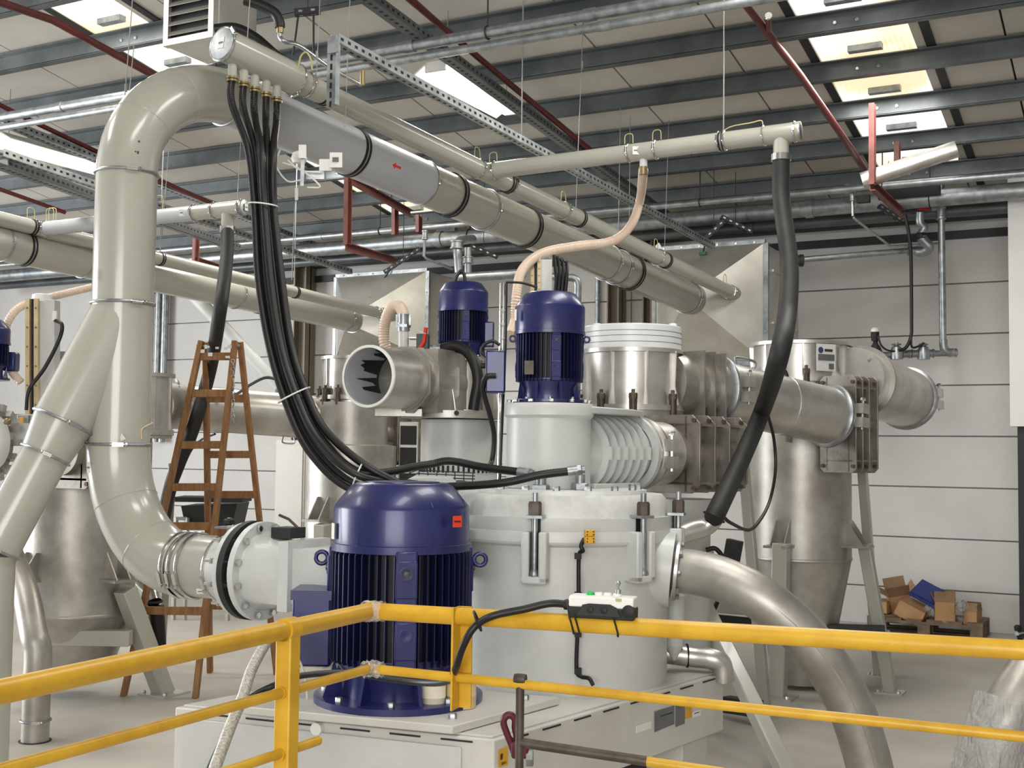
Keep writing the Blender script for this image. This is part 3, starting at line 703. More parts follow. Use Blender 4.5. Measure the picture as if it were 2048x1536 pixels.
# cover panel on the front face and plates on the right face
nf = (pB-pA).normalized().cross(ZA); nf = nf if nf.dot(-FW) > 0 else -nf
nr = (pC-pB).normalized().cross(ZA); nr = nr if nr.dot(-FW) > 0 else -nr
B().prism([pA+(pB-pA)*.03+nf*.006-ZA*.035, pA+(pB-pA)*.91+nf*.006-ZA*.035, pA+(pB-pA)*.91+nf*.006-ZA*.25, pA+(pB-pA)*.03+nf*.006-ZA*.25], nf*.006).obj('cover_panel', 'machine', t, bevel=.006)
def onface(x, y):   # point of the right face seen at a photo position
    r = ray(x, y); return CAM+r*((pB-CAM).dot(nr)/r.dot(nr))
def faceq(x0, y0, x1, y1, x2, y2, x3, y3, name, m, par=None): return B().prism([onface(*q)+nr*.002 for q in ((x0, y0), (x1, y1), (x2, y2), (x3, y3))], nr*.002).obj(name, m, par or t)
faceq(1308, 1423, 1347, 1411, 1347, 1448, 1308, 1464, 'rating_plate', 'inkgrey'); faceq(1319, 1431, 1344, 1423, 1344, 1426, 1319, 1434, 'print', 'ink')
faceq(1350, 1410, 1368, 1405, 1368, 1447, 1350, 1454, 'rating_plate', 'inkgrey'); faceq(1370, 1413, 1382, 1409, 1382, 1434, 1370, 1438, 'warning_label', 'yellowplug')
faceq(1384, 1424, 1400, 1419, 1400, 1430, 1384, 1435, 'label_plate', 'label'); faceq(1387, 1426, 1397, 1423, 1397, 1425, 1387, 1428, 'print', 'ink')
faceq(1271, 1452, 1301, 1442, 1301, 1456, 1271, 1466, 'label_plate', 'label'); faceq(996, 1500, 1014, 1492, 1014, 1530, 996, 1535, 'warning_label', 'yellowplug')
faceq(999, 1508, 1004, 1506, 1004, 1518, 999, 1520, 'print', 'ink'); faceq(1001, 1524, 1011, 1520, 1011, 1526, 1001, 1530, 'print', 'ink')
for x, y in ((905, 1433), (1050, 1396)): B().hexb(UZ(x, y+4, zp+.04), ZA, .016, .02).obj('bolt', 'galv', t)
b = B(); q = pA+(pB-pA)*.48+nf*.01-ZA*.02; b.cyl(q-nf*.01, q+nf*.02, .022, n=20); b.obj('plug', 'white', t)
# ---------------------------------------------------------------- blue motors
def motor(label, base, rb, zt, rcap, rfl, fins=58, front=None, worn=False, panels=True, name='electric_motor', eye=True, bell=.8):
    # zt: heights (finbottom, fintop, capbottom, shoulder, captop) in metres above the foot flange
    zb, zf, zc, zs_, ztop = zt
    t = T(name, label, 'motor', base); M_ = 'blueworn' if worn else 'blue'
    fx = front or Vector((-FW.x, -FW.y, 0)).normalized(); sx = ZA.cross(fx)
    B().lathe(base, ZA, [(rfl, 0), (rfl, rb*.09), (rfl*.93, rb*.1)], 48).obj('foot_flange', M_, t)
    B().lathe(base+ZA*rb*.09, ZA, [(rb*bell, 0), (rb*bell, zb*.55), (rb*.93, zb-rb*.05), (rb*.93, zb)], 40, False, False).obj('bell_housing', M_, t)
    for k in range(8):
        a = 2*PI*(k+.5)/8; d_ = fx*math.cos(a)+sx*math.sin(a)
        B().prism([base+d_*rb*bell*.98+ZA*rb*.1, base+d_*rfl*.92+ZA*rb*.1, base+d_*rb*.93+ZA*zb], d_.cross(ZA)*.014).obj('gusset', M_, t)
        q = base+(fx*math.cos(a+.39)+sx*math.sin(a+.39))*rfl*.88+ZA*rb*.1; B().hexb(q, ZA, rb*.05, rb*.06).obj('bolt', 'galv', t)
    B().lathe(base+ZA*zb, ZA, [(rb*.86, 0), (rb*.86, zf-zb)], 40, False, False).obj('stator_core', 'bluecore_shaded', t)
    me = None
    for k in range(fins):
        a = 2*PI*k/fins
        da = abs((a+PI) % (2*PI)-PI)
        if me is None:
            b = B(); th = rb*.018; h0, h1 = zb, zf
            b.prism([Vector((rb*.85, -th/2, h0)), Vector((rb*.97, -th/2, h0)), Vector((rb, -th/2, h0+rb*.05)), Vector((rb, -th/2, h1-rb*.08)), Vector((rb*.95, -th/2, h1)), Vector((rb*.85, -th/2, h1))], Vector((0, th, 0)))
            o = b.obj('cooling_fin', 'bluefin_shaded', None, smooth=False); me = o.data
        else:
            o = bpy.data.objects.new('cooling_fin', me); COL.objects.link(o)
        o.parent = t; o.rotation_euler = (0, 0, math.atan2(fx.y, fx.x)+a)
    if panels:
        for an in (.17, PI/2+.1, -PI/2+.1, PI):
            d_ = fx*math.cos(an)+sx*math.sin(an); s_ = ZA.cross(d_)
            o = B().box(base+d_*rb*.94+ZA*(zb+zf)/2, d_*rb*.075, s_*rb*.15, ZA*(zf-zb)*.5).obj('terminal_rib', M_, t, bevel=rb*.03)
            for hh in (.24, .76):
                q = base+d_*rb*1.01+ZA*(zb+(zf-zb)*hh)
                B().box(q, d_*rb*.02, s_*rb*.15, ZA*(zf-zb)*.16).obj('boss_pad', M_, o, bevel=rb*.02)
                bb = B(); bb.lathe(q+d_*rb*.02+ZA*(zf-zb)*.05, d_, [(rb*.1, 0), (rb*.1, rb*.012), (rb*.08, rb*.014), (rb*.03, rb*.004)], 20); bb.obj('boss_disc', M_, o)
                if hh > .5: B().hexb(q+d_*rb*.02+ZA*(zf-zb)*.05, d_, rb*.05, rb*.03).obj('bolt', 'steelbrown', o)
    cap = B().lathe(base, ZA, [(rcap*.97, zc), (rcap*1.02, zc), (rcap*1.02, zc+rb*.1), (rcap, zc+rb*.11), (rcap, zs_-rb*.05), (rcap*.985, zs_), (rcap*.74, ztop-rb*.04), (rcap*.66, ztop), (rcap*.2, ztop+.002)], 56, False, True).obj('fan_cover', M_, t, sharp=30)
    bb = B()
    for an in (-.55, .55, 1.7, 2.9, -1.7):
        d_ = fx*math.cos(an)+sx*math.sin(an); bb.tube([base+d_*rcap*.7+ZA*(ztop-rb*.02), base+d_*rcap*.98+ZA*zs_, base+d_*rcap*1.001+ZA*(zc+rb*.12)], rb*.007, 6)
    bb.obj('cover_seam', M_, cap)
    B().lathe(base+ZA*ztop, ZA, [(rcap*.55, -.004), (rcap*.55, rb*.015), (rcap*.5, rb*.02)], 24).obj('grille', M_, cap)
    if eye:
        for s in (-1, 1):
            q = base+sx*s*(rb+rb*.13)+ZA*(zf-rb*.18)
            o = B().torus(q, fx, rb*.085, rb*.032, 24, 10).obj('lifting_eye', M_, t); 
    return t
mb = UZ(797, 1397, zp+.04); md = PJ(mb)[2]; k = md/F
mt = motor('large blue electric motor standing upright in front of the mill', mb, 141*k, (.155, .585, .572, .745, .83), 137*k, 168*k, 54, worn=True)
fx = Vector((-FW.x, -FW.y, 0)).normalized(); sx = ZA.cross(fx)
sticker(mt, U(914, 1043, md-.165)+Vector((0, 0, 0)), fx+sx*.75, ZA, .04, .042, 'red_sticker', 'redtag', 1, 'redpipe')
sticker(mt, U(667, 1062, md-.08), fx-sx*2.0, ZA, .03, .06, lines=0)
tbx = mb-sx*.33+fx*-.02+ZA*.27
o = B().box(tbx, sx*.075, fx*.10, ZA*.14).obj('terminal_box', 'blue', mt, bevel=.01)
B().box(tbx+ZA*.13, sx*.08, fx*.105, ZA*.018).obj('box_lid', 'blue', o)
# ---------------------------------------------------------------- mill drum
MC = UZ(1118, 1349, zp+.008); dd = PJ(MC)[2]
def zc(y, d=None): return EYE-(y-902)*(d or dd)/F
RD = px(214, dd)
t = T('mill_drum', 'large pale grey mill drum with swing bolts on the plinth', 'mill', MC)
z1, z2, z3 = 1.118, 1.225, 1.315
B().lathe(Vector((MC.x, MC.y, 0)), ZA, [(RD, MC.z), (RD, z1)], 72, False, False).obj('drum_shell', 'machine', t)
B().lathe(Vector((MC.x, MC.y, 0)), ZA, [(RD, z1-.012), (RD*1.05, z1), (RD*1.06, z1+.01), (RD*1.06, z1+.05), (RD*1.057, z1+.054), (RD*1.06, z1+.058), (RD*1.06, z2), (RD*.99, z2)], 72, False, False).obj('body_flange', 'machine', t, sharp=20)
lid = B().lathe(Vector((MC.x, MC.y, 0)), ZA, [(RD*1.0, z2), (RD*.985, z3-.02), (RD*.95, z3), (.001, z3)], 72, False, False).obj('lid', 'machinelid', t)
rt = px(172, dd)
B().lathe(Vector((MC.x, MC.y, 0)), ZA, [(rt, z3), (rt, z3+.018), (.001, z3+.018)], 60, False, False).obj('top_flange', 'machinelid', t)
for k in range(16):
    a = 2*PI*k/16; q = Vector((MC.x+rt*.9*math.cos(a), MC.y+rt*.9*math.sin(a), z3+.018)); B().hexb(q, ZA, .016, .02).obj('bolt', 'galv', t)
rx = Vector((RC.x, RC.y, 0)).normalized(); fy = Vector((FW.x, FW.y, 0)).normalized()
def drumang(x):    # direction from the drum axis towards a photo column on its near side
    s = (x-1118)*dd/F/(RD*1.06)*.93; s = max(-1, min(1, s)); return (rx*s-fy*math.sqrt(1-s*s))
for x in (1060, 1268, 1352, 905):
    d_ = drumang(x); s_ = ZA.cross(d_); o0 = Vector((MC.x, MC.y, 0))+d_*RD
    lug = B()
    for s in (-1, 1): lug.box(o0+d_*.03+s_*s*.036+ZA*(z1-.05), d_*.045, s_*.017, ZA*.105)
    lug.box(o0+d_*.045+ZA*(z1-.14), d_*.03, s_*.053, ZA*.016); lg = lug.obj('bolt_lug', 'machine', t, bevel=.008)
    B().box(o0+d_*.012+ZA*(z1-.123+z2)/2, d_*.0205, s_*.0195, ZA*(z2-z1+.123)/2).obj('slot_shade', 'rubber', lg)  # solid black block, painted stand-in for the shade inside the slot
    b = B(); b.cyl(o0+d_*.052+ZA*(z1-.105), o0+d_*.052+ZA*(z2+.105), .0125, n=14); b.lathe(o0+d_*.052+ZA*(z1-.12), ZA, [(.005, -.025), (.019, -.012), (.022, .005), (.013, .025)], 16); sb = b.obj('swing_bolt', 'galv', t)
    B().box(o0+d_*.045+ZA*(z2+.008), d_*.035, s_*.035, ZA*.006).obj('washer', 'galv', sb)
    B().hexb(o0+d_*.052+ZA*(z2+.015), ZA, .027, .055).obj('nut', 'nutbrown', sb)
# yellow plug connector and cable on the shell
d_ = drumang(1176); s_ = ZA.cross(d_); q = U(1179, 1066, dd-RD*1.10); o = B().box(q, s_*.02, d_*.012, ZA*.013).obj('socket', 'yellowplug', t, bevel=.003)
B().box(q-ZA*.028, s_*.02, d_*.013, ZA*.014).obj('plug', 'yellowplug', t, bevel=.003)
b = B()
for a in (-1, 1):
    for c in (-.006, .006, -.034, -.022): b.cyl(q+s_*a*.013+ZA*c+d_*.011, q+s_*a*.013+ZA*c+d_*.015, .003, n=8)
b.obj('plug_screw', 'ink', t)
dn = dd-RD*1.04; b = B(); b.tube(smooth_path([U(1168, 1078, dn), U(1162, 1092, dn-.02), U(1166, 1102, dn-.02), U(1158, 1112, dn), U(1157, 1190, dn), U(1155, 1260, dn), U(1153, 1338, dn), U(1162, 1353, dn-.01), U(1178, 1357, dn-.03), U(1186, 1370, dn-.05)]), .0085, 10)
cb = b.obj('sensor_cable', 'hose', t)
for y in (1112, 1190, 1268, 1342): B().box(U(1156, y, dn), rx*.014, fy*.012, ZA*.012).obj('cable_clip', 'rubber', t)
# round discharge port on the right and lid outlet
pf = U(1350, 1140, dd-.16); ax = (rx*.97-fy*.18-ZA*.1).normalized()
b = B(); b.lathe(pf-ax*.10, ax, [(.16, 0), (.16, .09), (.12, .09)], 40, True, False); b.obj('discharge_port', 'machine', t)
for k in range(8):
    a = 2*PI*k/8; u_, v_, w_ = fr(ax); B().hexb(pf+u_*.112*math.cos(a)+v_*.112*math.sin(a)+ax*.015, ax, .013, .014).obj('flange_bolt', 'galv', t)
B().box(pf-ax*.11+ZA*.1, rx*.045, fy*.1, ZA*.05).obj('port_block', 'nutbrown', t)
# stainless discharge pipe sweeping down to the floor
t = T('discharge_pipe', 'thick stainless pipe sweeping from the mill down to the floor', 'pipe', U(1745, 1545, 5.0))
pts = [pf+ax*.01, U(1395, 1146, 5.13), U(1455, 1163, 5.06), U(1535, 1206, 4.98), U(1620, 1285, 4.95), U(1690, 1390, 4.95), U(1730, 1500, 4.95)]
q = U(1752, 1600, 4.95); pts += [q, Vector((q.x, q.y, 0))]
B().tube(smooth_path(pts, 10), .095, 36).obj('pipe_bend', 'stainlessdull', t)
b = B(); b.lathe(pf, ax, [(.05, 0), (.13, 0), (.13, .014), (.05, .014)], 40, True, True); b.obj('flange', 'stainless', t)
w_ = smooth_path([p+fy*-.094-ZA*.0 for p in pts[2:]], 10); B().tube(w_, .0025, 6).obj('weld_seam', 'stainless', t)
# small drain pipe on the plinth and its down leg
t = T('drain_pipe', 'small stainless elbow pipe lying on the plinth behind the mill', 'pipe', U(1400, 1320, dd+.2))
B().tube(smooth_path([U(1330, 1306, dd+.15), U(1385, 1313, dd+.13), U(1425, 1318, dd+.1), U(1443, 1330, dd+.1), U(1447, 1362, dd+.1)], 8), .048, 20).obj('elbow', 'stainless', t)
clamp(t, U(1374, 1311, dd+.14), rx, .048, cv, 'rubber', .005, False)
t = T('drop_pipe', 'grey vertical drop pipe behind the discharge flange', 'pipe', U(1350, 1310, dd+.1))
B().cyl(U(1351, 1190, dd+.1), U(1348, 1290, dd+.1), .045, n=20).obj('tube', 'machine', t); B().cyl(U(1348, 1290, dd+.1), U(1348, 1320, dd+.1), .045, .008, n=20).obj('cone', 'machine', t)
# lid elbow carrying the grey suction hose
t = T('suction_elbow', 'bright stainless elbow at the lower end of the thick grey hose', 'pipe', U(1390, 1065, dd+.3))
el = [U(1345, 1078, dd+.22), U(1375, 1064, dd+.25), U(1405, 1056, dd+.28), U(1424, 1042, dd+.28), U(1434, 1022, dd+.28)]
B().tube(smooth_path(el), .045, 24).obj('elbow', 'stainless', t); clamp(t, U(1428, 1034, dd+.28), (el[4]-el[3]), .048, cv, 'rubber', .006, False)
def fat_hose(name, label, pts, r, m='hosegrey', corr=None):
    t = T(name, label, 'hose', pts[-1])
    if corr: corrugated(pts, r, corr, r*.14, 16).obj('hose_wall', m, t)
    else: B().tube(smooth_path(pts, 12), r, 20).obj('hose_wall', m, t)
    return t
kd = PJ(KB)[2]
fat_hose('suction_hose', 'thick smooth dark grey hose from the capped tee down to the mill', [KB, U(1563, 400, kd-.05), U(1578, 520, kd-.3), U(1575, 620, kd-.6), U(1556, 720, kd-.95), U(1525, 820, 6.6), U(1480, 925, 6.1), el[4], el[3]+(el[4]-el[3])*.6], .047)
# ---------------------------------------------------------------- classifier head on the drum lid
GC = U(1097, 905, dd+.05); GX, GY = GC.x, GC.y; gd = dd+.05
def zg(y): return EYE-(y-902)*gd/F
t = T('classifier_head', 'pale grey ribbed classifier housing on top of the mill', 'housing', (GX, GY, zg(985)))
g0 = Vector((GX, GY, 0)); rg = px(84, gd)
B().lathe(g0, ZA, [(rg*.75, z3+.018), (rg*.75, zg(985)), (rg*.98, zg(975)), (rg, zg(968)), (rg, zg(832))], 56, False, False).obj('vertical_casing', 'machine', t)
B().lathe(g0, ZA, [(rg*1.0, zg(838)), (rg*1.07, zg(832)), (rg*1.07, zg(814)), (rg*1.03, zg(808)), (.01, zg(806))], 56, False, False).obj('top_plate', 'machine', t)
ov = (YA*.985+XA*.17).normalized(); oz = zg(905); oc = Vector((GX, GY, oz)); osd = ov.cross(ZA)
ro_ = px(76, gd)
B().lathe(oc+ov*.12, ov, [(ro_*.86, 0), (ro_*.86, .58)], 48, False, False).obj('outlet_casing', 'machine', t)
for i in range(6):
    B().lathe(oc+ov*(.22+.068*i), ov, [(ro_*.84, 0), (ro_*1.06, 0), (ro_*1.06, .008), (ro_*.84, .008)], 48, False, False).obj('cooling_rib', 'machine', t)
    B().box(oc+ov*(.225+.068*i)+osd*ro_*1.02, ov*.004, osd*.02, ZA*.03).obj('rib_tab', 'machine', t)
B().lathe(oc+ov*.64, ov, [(ro_*.9, 0), (ro_*1.12, 0), (ro_*1.12, .03), (ro_*.9, .03)], 48, False, False).obj('outlet_flange', 'machine', t)
tp = [oc+ov*.0-osd*rg*1.0, oc+ov*.0+osd*rg*1.05, oc+ov*.45+osd*ro_*.98, oc+ov*.66+osd*ro_*.55, oc+ov*.66-osd*ro_*.9]
B().prism([Vector((p.x, p.y, zg(826))) for p in tp], ZA*.03).obj('cover_deck', 'machine', t, bevel=.006)
B().prism([Vector((p.x, p.y, zg(980))) for p in [oc+ov*.15+osd*ro_*.35, oc+ov*.15+osd*ro_*.9, oc+ov*.52+osd*ro_*.95, oc+ov*.52+osd*ro_*.3]], ZA*.03).obj('support_plate', 'machine', t, bevel=.004)
for i in range(12):
    a = 2*PI*i/12; B().hexb(g0+Vector((math.cos(a), math.sin(a), 0))*rg*.95+ZA*zg(806), ZA, .012, .012).obj('bolt', 'galv', t)
# hose couplings at the foot of the head
for x, y in ((1082, 975), (1160, 972)):
    q = U(x, y, gd-rg*1.05); b = B(); b.hexb(q-ZA*.05, ZA, .032, .03); b.hexb(q-ZA*.015, ZA, .038, .028); b.cyl(q-ZA*.06, q+ZA*.05, .022, n=14); b.obj('pipe_union', 'galv', t)
# clamp, ribbed square valve block along the outlet
def ring_pair(t, c, ax, R, m='stainlessdull', side=None):
    b = B().lathe(c-ax*.028, ax, [(R*.86, 0), (R*1.0, .004), (R*1.09, .02), (R*1.09, .036), (R*1.0, .052), (R*.86, .056)], 48, False, False); o = b.obj('coupling_ring', m, t)
    sd = side or osd; b = B()
    up_ = ax.cross(sd).normalized()
    for s in (-1, 1): b.box(c+sd*(R*1.14)+up_*s*.042, sd*.026, up_*.03, ax*.026)
    b.obj('clamp_lug', 'stainless', o)
    b = B(); b.cyl(c+sd*R*1.15-up_*.10, c+sd*R*1.15+up_*.085, .009, n=8); b.hexb(c+sd*R*1.15-up_*.09, -up_, .016, .02); b.obj('clamp_bolt', 'chrome', o)
def valve_block(label, c, ax, half, steps, m='ribplate', hz=None, tie=True, name='valve_block'):
    hz = hz or half; sd = ax.cross(ZA).normalized(); t = T(name, label, 'valve', c-ZA*hz)
    L = steps[-1]; B().lathe(c, ax, [(half*.72, 0), (half*.72, L)], 36).obj('valve_core', m, t)
    for s in steps:
        w = half; h = hz; ch = half*.22; q = c+ax*s
        poly = [q+sd*a+ZA*b_ for a, b_ in ((-w+ch, -h), (w-ch, -h), (w, -h+ch), (w, h-ch), (w-ch, h), (-w+ch, h), (-w, h-ch), (-w, -h+ch))]
        o = B().prism(poly, ax*.012).obj('rib_plate', m, t, bevel=.002)
        for a in (-1, 1):
            for e in (-1, 1): B().cyl(q+sd*a*w*.84+ZA*e*h*.86-ax*.012, q+sd*a*w*.84+ZA*e*h*.86+ax*.024, .012, n=10).obj('corner_bolt', 'steelbrown', o)
    if tie:
        for a in (-1, 1):
            B().box(c+ax*(steps[0]+L)/2+sd*a*half*.6, ax*(L-steps[0])/2, sd*.006, ZA*hz*.97).obj('web_plate', m, t)
            B().box(c+ax*(steps[0]+L)/2+ZA*a*hz*.75, ax*(L-steps[0])/2, sd*half*.8, ZA*.006).obj('web_plate', m, t)
    return t
vt = valve_block('ribbed stainless valve block behind the classifier outlet', oc+ov*.86, ov, .205, [.16, .32, .48, .68], hz=.20)
B().lathe(oc+ov*.68, ov, [(ro_*.95, 0), (ro_*.95, .28)], 40, False, False).obj('inlet_neck', 'stainless', vt); ring_pair(vt, oc+ov*.76, ov, ro_*.98)
gm = motor('medium blue electric motor on top of the classifier housing', Vector((GX, GY, zg(806))), px(66, gd), (.092, .315, .305, .435, .496), px(70.5, gd), px(72, gd), 46, bell=.82)
q = Vector((GX, GY, zg(745)))-sx*px(108, gd)-fx*.04
o = B().box(q, sx*.045, fx*.07, ZA*.095).obj('terminal_box', 'blue', gm, bevel=.008); B().cyl(q+ZA*.03-sx*.045, q+ZA*.03-sx*.07, .013, n=10).obj('cable_gland', 'rubber', o)
B().box(U(1058, 735, gd-px(68, gd)), rx*.02, fy*.003, ZA*.03).obj('rating_plate', 'steelbrown', gm)
sticker(gm, U(1032, 630, gd-.05), fx-sx*2.4, ZA, .018, .05, lines=0)
# ---------------------------------------------------------------- black hose bundle
dl = [PJ(p)[2] for p in noz]
offs = [(-22, 0, .0), (-8, 4, .03), (3, -3, -.03), (14, 2, .02), (27, 0, .0)]
way = [(519, 300), (526, 410), (538, 560), (558, 690), (588, 790), (632, 882), (712, 955)]
dep = [5.55, 5.5, 5.4, 5.3, 5.2, 5.1, 5.0]
ends = [[(800, 985, 4.98), (900, 985, 5.1)], [(800, 978, 5.0), (900, 980, 5.1)], [(830, 968, 5.05), (930, 968, 5.15)],
        [(850, 930, 5.1), (900, 922, 5.1), (970, 935, 5.05), (1046, 945, 4.95)], [(820, 972, 5.0), (920, 972, 4.95), (1010, 965, 4.9), (1080, 950, 4.88), (1145, 942, 4.88)]]
names = ['leftmost', 'second from left', 'middle', 'second from right', 'rightmost']
for i in range(5):
    ox, oy, od = offs[i]; pts = [noz[i]+ZA*.03, noz[i]-ZA*.1]
    for (x, y), d in zip(way, dep):
        s = {300: 1.05, 410: .8, 560: .95, 690: .9, 790: .9}.get(y, .8)
        # where the bundle bends the hoses lie one over the other
        lay = max(0, min(1, (y-700)/200))
        pts.append(U(x+ox*s*(1-lay*.2), y+oy-ox*lay*.95, d+od))
    pts += [U(*e) for e in ends[i]]
    t = T('black_hose', 'black ribbed hose from the manifold, '+names[i]+' of the five outlets', 'hose', pts[2], 'black hoses from the manifold')
    corrugated(pts, .0178, .010, .0016, 12).obj('hose_wall', 'hose', t)
    if i > 2: b = B(); e = pts[-1]; a = (pts[-1]-pts[-2]).normalized(); b.cyl(e-a*.02, e+a*.02, .021, n=14); b.hexb(e+a*.02, a, .024, .018); b.cyl(e+a*.03, e+a*.05, .016, n=12); b.obj('hose_fitting', 'galv', t)
for (x, y, d, R, a1) in ((526, 410, 5.5, .066, UC+RC*.1), (588, 790, 5.22, .075, UC*.9-RC*.45), (716, 950, 5.02, .06, UC*.5-RC*1.2)):
    o = B().torus(U(x, y, d), a1, R, .0035, 36, 8).obj('cable_tie', 'white'); tag(o, {410: 'white cable tie round the upper part of the hose bundle', 790: 'white cable tie round the hose bundle beside the middle tank', 950: 'white cable tie where the hose bundle meets the blue motor'}[y], 'cable tie')
# wire mesh tray and black cables behind the large motor
t = T('wire_tray', 'black wire mesh cable tray behind the large blue motor', 'cable tray', U(880, 960, 5.3))
for k in range(4):
    B().tube([U(815, 948+k*7, 5.3), U(835, 940+k*7, 5.35), U(950, 946+k*6, 5.25)], .0025, 6).obj('long_wire', 'darksteel', t)
for x in range(820, 950, 18): B().tube([U(x, 942, 5.3), U(x-1, 968, 5.3)], .0025, 6).obj('cross_wire', 'darksteel', t)
t = T('cover_plate', 'light grey sloping cover plate behind the large blue motor', 'plate', U(860, 962, 5.15)); B().prism([U(812, 964, 5.05), U(912, 966, 5.05), U(900, 954, 5.35), U(835, 952, 5.35)], ZA*.008).obj('plate', 'machine', t)
# thin instrument tubes rising beside the classifier motor
t = T('instrument_tubes', 'pair of thin steel tubes with black cable beside the classifier motor', 'tubes', U(998, 960, 5.6))
for x0, x1 in ((1001, 996), (1008, 999)): B().cyl(U(x0, 566, 5.7), U(x1, 960, 5.6), .0035, n=8).obj('tube', 'chrome', t)
B().tube(smooth_path([U(1012, 566, 5.7), U(1010, 700, 5.7), U(1004, 840, 5.6), U(999, 960, 5.55)]), .008, 8).obj('cable', 'hose', t)
B().tube(smooth_path([U(1075, 575, 5.7), U(1045, 566, 5.7), U(1012, 564, 5.7)]), .006, 8).obj('cable', 'hose', t)
b = B()
for k in range(12): b.box(U(1004-k*.4, 620+k*28, 5.64), rx*.014, fy*.003, ZA*.002)
b.obj('clip', 'wire', t)
t = T('control_cable', 'black cable curling from the classifier terminal box down', 'cable', U(985, 900, 5.5))
B().tube(smooth_path([U(992, 751, 5.35), U(972, 754, 5.35), U(966, 780, 5.4), U(980, 830, 5.45), U(988, 870, 5.5), U(984, 920, 5.5), U(975, 935, 5.4)]), .012, 10).obj('cable', 'hose', t)
t = T('control_cable', 'black cable looping over the classifier terminal box', 'cable', U(970, 720, 5.5))
B().tube(smooth_path([U(1000, 690, 5.5), U(985, 682, 5.5), U(968, 690, 5.5), U(963, 708, 5.5), U(975, 720, 5.45)]), .008, 10).obj('cable', 'hose', t)
# ================================================================== filter hoods on the back wall
def hood(label, rect, Yb, cen, rad, spig, cable, plates=True):
    P = [UY(x, y, Yb) for x, y in rect]     # top left, top right, bottom right, bottom left
    x0 = (P[0].x+P[3].x)/2; x1 = (P[1].x+P[2].x)/2; z1_ = (P[0].z+P[1].z)/2; z0_ = (P[2].z+P[3].z)/2
    t = T('filter_hood', label, 'hood', (x0, Yb, z0_))
    B().abox(x0, x1, Yb+.03, YW-.03, z0_, z1_).obj('housing', 'alu', t, bevel=.006)
    n = 32; ci = []; sq = []
    for k in range(n):
        a = 2*PI*(k+.5)/n-PI/4*0; a = 2*PI*k/n+PI/4
        c, s = math.cos(a), math.sin(a); m_ = 1/max(abs(c), abs(s))
        ci.append(Vector((cen.x+c*rad, cen.y, cen.z+s*rad)))
        sq.append(Vector(((x0+x1)/2+c*m_*(x1-x0)/2, Yb, (z0_+z1_)/2+s*m_*(z1_-z0_)/2)))
    b = B(); b.rings([sq, ci], False, True); b.obj('transition_cone', 'alu', t, sharp=20)
    fl = B(); w = .03
    for a, c in ((P[0], P[1]), (P[1], P[2]), (P[2], P[3]), (P[3], P[0])): pass
    fl.abox(x0-w*.3, x1+w*.3, Yb-.012, Yb+.03, z1_-w*.2, z1_+w); fl.abox(x0-w*.3, x1+w*.3, Yb-.012, Yb+.03, z0_-w, z0_+w*.2)
    fl.abox(x1-w*.2, x1+w*1.2, Yb-.012, Yb+.03, z0_, z1_); fl.abox(x0-w, x0+w*.2, Yb-.012, Yb+.03, z0_, z1_); fl.obj('edge_frame', 'galv', t, smooth=False)
    bb = B()
    for k in range(6):
        f = (k+.5)/6
        for q in (Vector((x0+(x1-x0)*f, Yb-.012, z1_+.01)), Vector((x0+(x1-x0)*f, Yb-.012, z0_-.01)), Vector((x1+.01, Yb-.012, z0_+(z1_-z0_)*f))): B().hexb(q, -YA, .009, .007).obj('bolt', 'chrome', t)
    if spig is not None:
        s_ = spig; B().cyl(s_, Vector((s_.x, Yb+.02, s_.z)), .06, n=24).obj('spigot', 'alu', t)
    for f in (.35, .8): B().abox(x1, x1+.012, Yb+.25, YW-.06, z0_+(z1_-z0_)*f-.01, z0_+(z1_-z0_)*f+.01).obj('stiffener', 'alu', t)
    if cable:
        q = UY(*cable[0], Yb-.07); B().box(q, XA*.03, YA*.02, ZA*.014).obj('ground_clip', 'greenclip', t)
        B().tube(smooth_path([q]+[UY(x, y, Yb-.05+.03*i) for i, (x, y) in enumerate(cable[1:])]), .007, 8).obj('cable', 'hose', t)
    return t
hood('large sheet metal filter hood at the end of the right duct', [(1311, 503), (1530, 484), (1527, 718), (1311, 732)], 9.92, E1+Vector((0, .06, 0)), .14, S1, [(1406, 507), (1411, 488), (1425, 470)])
hood('sheet metal filter hood at the end of the left duct', [(672, 556), (852, 541), (852, 712), (672, 722)], 10.2, L1, .13, L3, [(752, 574), (766, 560), (790, 530), (830, 505)])
# ================================================================== stainless tanks
def volute(t, c, r, z0_, z1_, m='stainless', ribs=8, fl=1.12, a0=0.2):
    B().lathe(Vector((c.x, c.y, 0)), ZA, [(r, z0_), (r, z1_)], 48, False, False).obj('volute_shell', m, t)
    B().lathe(Vector((c.x, c.y, 0)), ZA, [(r*.9, z1_-.01), (r*fl, z1_-.01), (r*fl, z1_+.012), (.001, z1_+.012)], 48, False, False).obj('top_flange', m, t)
    B().lathe(Vector((c.x, c.y, 0)), ZA, [(r*.9, z0_), (r*1.14, z0_), (r*1.14, z0_-.03), (r*1.06, z0_-.034), (r*1.06, z0_-.05), (r*.9, z0_-.05)], 48, False, False).obj('base_flange', m, t)
    for k in range(ribs):
        a = 2*PI*k/ribs+a0; d_ = Vector((math.cos(a), math.sin(a), 0)); s_ = ZA.cross(d_); q = Vector((c.x, c.y, 0))+d_*r*.99
        B().prism([q+ZA*z0_, q+d_*r*.16+ZA*z0_, q+d_*r*.07+ZA*(z0_+(z1_-z0_)*.35), q+d_*r*.1+ZA*z1_, q+ZA*z1_], s_*.008).obj('gusset', m, t)
